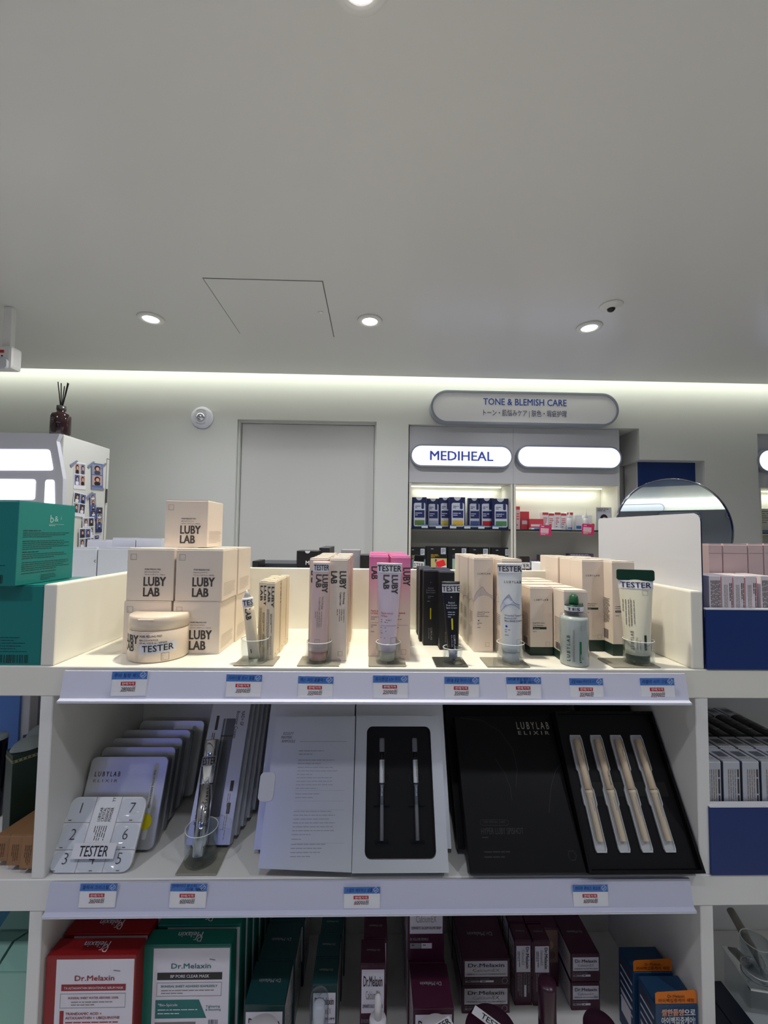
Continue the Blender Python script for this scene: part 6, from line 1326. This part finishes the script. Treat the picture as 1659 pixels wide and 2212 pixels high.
# ================================================================== RIGHT NEIGHBOUR BAY
a = aty(1535, 1815, -.002); zt = aty(1537, 1744, -.002).z; hx = a.x
t = thing('blue_holder', 'blue fronted display holder with dark compacts boxes on the right middle shelf', 'display holder', (hx, 0, M))
MB().box((0, -.002, .0005), (.6, .002, zt-M), BLUEM, .0008).build('front_plate', t); MB().box((0, -.0025, zt-M), (.6, .008, zt-M+.0022), MATS['white_edge']).build('rim', t); MB().box((.002, .002, .0005), (.6, .2, .003), WHITE).build('tray_floor', t)
q = MB(); q.box((.0005, .003, .003), (.0022, .22, .235), CLEAR); q.tube([(.0014, .004, .0), (.0014, .004, .215), (.0014, .010, .235), (.0014, .21, .235)], .0009, EDG, 6); q.build('side_panel', t)
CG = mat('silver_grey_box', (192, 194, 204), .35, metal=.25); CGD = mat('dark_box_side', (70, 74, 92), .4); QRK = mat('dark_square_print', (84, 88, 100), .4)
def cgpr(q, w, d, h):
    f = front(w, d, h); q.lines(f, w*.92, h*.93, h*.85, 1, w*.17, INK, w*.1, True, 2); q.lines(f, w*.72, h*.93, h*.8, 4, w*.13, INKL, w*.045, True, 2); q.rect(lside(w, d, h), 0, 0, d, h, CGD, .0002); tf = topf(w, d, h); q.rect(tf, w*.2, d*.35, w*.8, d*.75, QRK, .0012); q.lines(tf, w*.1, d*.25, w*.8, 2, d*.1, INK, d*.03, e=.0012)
ORD2 = pos + ['sixth', 'seventh']; cw = .0258; hq = aty(1600, 1640, .02).z - M - .0035
CB = mat('dark_compact_card', (46, 46, 48), .25); RW = ('front', 'second', 'third', 'fourth', 'rear')
for j in range(5):
    for i in range(7):
        x_ = hx + .004 + cw/2 + i*(cw+.0035); Y = .012 + j*.0392
        if j in (2, 3):
            t = thing('compact_box', f'dark arched box in the right holder, {RW[j]} row, {ORD2[i]} from the shelf side', 'box', (x_, Y, M+.0035), (0, 0, 0), 'dark arched boxes')
            MB().box((-cw/2, 0, 0), (cw/2, .038, hq-.003), CB, .0006).build('carton', t)
            q = MB(); n = 9; vs = []; 
            for y_ in (0, .038): vs += [(cw/2*math.cos(PI*k/n), y_, hq - .0028 + .007*math.sin(PI*k/n)) for k in range(n+1)]
            q.add(vs, [tuple(range(n, -1, -1)), tuple(range(n+1, 2*n+2))] + [(k, k+1, n+2+k, n+1+k) for k in range(n)] + [(n, 0, n+1, 2*n+1)], CB); q.lines(plane((-cw*.2, .008, hq + .0046), (1, 0, 0), (0, 1, 0)), 0, .012, cw*.4, 2, .004, GREYP, .0012); q.build('arched_lid', t)
            continue
        lb = f'silver grey box in the right holder, {RW[j]} row, {ORD2[i]} from the shelf side'
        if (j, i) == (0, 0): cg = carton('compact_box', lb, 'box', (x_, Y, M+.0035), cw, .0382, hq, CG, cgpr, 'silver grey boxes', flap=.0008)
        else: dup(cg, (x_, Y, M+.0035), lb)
# acrylic tester stand and wand on the right lower shelf
p0 = atz(1628, 2090, B+.002) if False else None
zl = B + .06
c_ = atz(1634, 2098, zl); 
t = thing('tester_holder', 'clear cup on a tilted mirrored plate on the right lower shelf', 'tester holder', (c_.x, c_.y, B), (0, 0, math.radians(-10)), 'clear tester cups on mirrored plates'); hh = zl - B
MB().box((-.03, -.032, hh-.004), (.075, .04, hh), MIRROR, .0008).build('base_plate', t)
MB().box((-.028, -.03, 0), (.07, .038, hh-.0045), CLEAR, .001).build('stand', t)
R = .021; MB().lathe([(0, hh+.0004), (R, hh+.0004), (R, hh+.05), (R-.0015, hh+.05), (R-.0017, hh+.004), (0, hh+.004)], CLEAR, 44).build('cup', t); MB().tube([(R*math.cos(2*PI*i/36)*.98, R*math.sin(2*PI*i/36)*.98, hh+.05) for i in range(36)], .0007, MATS['cup_rim'], 6, closed=True).build('cup_rim', t); MB().tube([(R*math.cos(2*PI*i/36)*.98, R*math.sin(2*PI*i/36)*.98, hh+.0045) for i in range(36)], .0007, MATS['cup_rim'], 6, closed=True).build('base_ring', t)
pw0 = Vector((c_.x+.008, c_.y-.004, zl+.0115)); pw1 = aty(1578, 1966, c_.y+.075)
t = thing('silver_wand', 'silver wand leaning in the clear cup on the right lower shelf', 'wand', pw0); t.rotation_euler = (pw1-pw0).to_track_quat('Z', 'Y').to_euler(); L = (pw1-pw0).length
WND = mat('satin_silver', (150, 148, 138), .3, metal=.9)
MB().lathe([(.005, 0), (.006, .004), (.0062, L*.5), (.0052, L*.52)], WND, 24).build('handle', t); MB().lathe([(.0066, L*.525), (.0072, L*.6), (.0066, L), (0, L)], WND, 24).build('head', t)
a = aty(1545, 1985, .12); t = thing('acrylic_block', 'clear acrylic block with pale edge behind the silver wand', 'block', (.5+.027, .14, B), (0, 0, 0)); MB().box((-.022, 0, 0), (.024, .03, aty(1560, 1990, .14).z-B), mat('pale_acrylic', (200, 206, 224), .12, coat=.5), .001).build('block', t)
for k in range(3):
    NV = mat('midnight_card', (14, 20, 36), .35); x_ = .5 + .0025 + .0375*k
    t = thing('dark_box', f'flat midnight blue box lying on the right lower shelf, {pos[k]} from the shelf side', 'box', (x_ + .0182, -.09, B+.0005), (0, 0, 0), 'flat midnight blue boxes')
    MB().box((-.0182, 0, 0), (.0182, .22, .02), NV, .001).build('carton', t); MB().box((-.0175, .001, .0205), (.0175, .219, .0212), NV).build('top_flap', t)

# ------------------------------------------------------------------ stickers, rims and lettering belong to the part they sit on
HOME = {'cup_rim': ['cup'], 'base_ring': ['cup'], 'tester_sticker': ['collar', 'lid', 'cap', 'tray_card', 'tube', 'bottle'], 'printed_label': ['jar', 'glass_bottle', 'bottle'], 'printed_flower': ['bottle'],
        'printed_lettering': ['upper_tube', 'barrel'], 'label': ['barrel'], 'price_sticker': ['card'], 'blue_header': ['card'], 'yellow_sticker': ['tin_lid'], 'ribbon_tape': ['print'], 'label_panel': ['carton'],
        'lettering': ['face'], 'latch': ['hatch_panel', 'cabinet'], 'blue_strip': ['tray'], 'lens': ['housing'], 'badge': ['housing'], 'strobe': ['housing'], 'printed_ring': ['housing'], 'clip': ['card'], 'top_flap': [], 'led_strip': ['top_board']}
stem_ = lambda o: o.name.split('.')[0]
FAM = {}
for o in bpy.data.objects:
    if o.parent: FAM.setdefault(o.parent, []).append(o)
for par, ch in FAM.items():
    if par.type != 'EMPTY': continue
    for o in ch:
        for h_ in HOME.get(stem_(o), []):
            tgt = [k for k in ch if stem_(k) == h_]
            if tgt: o.parent = tgt[0]; break
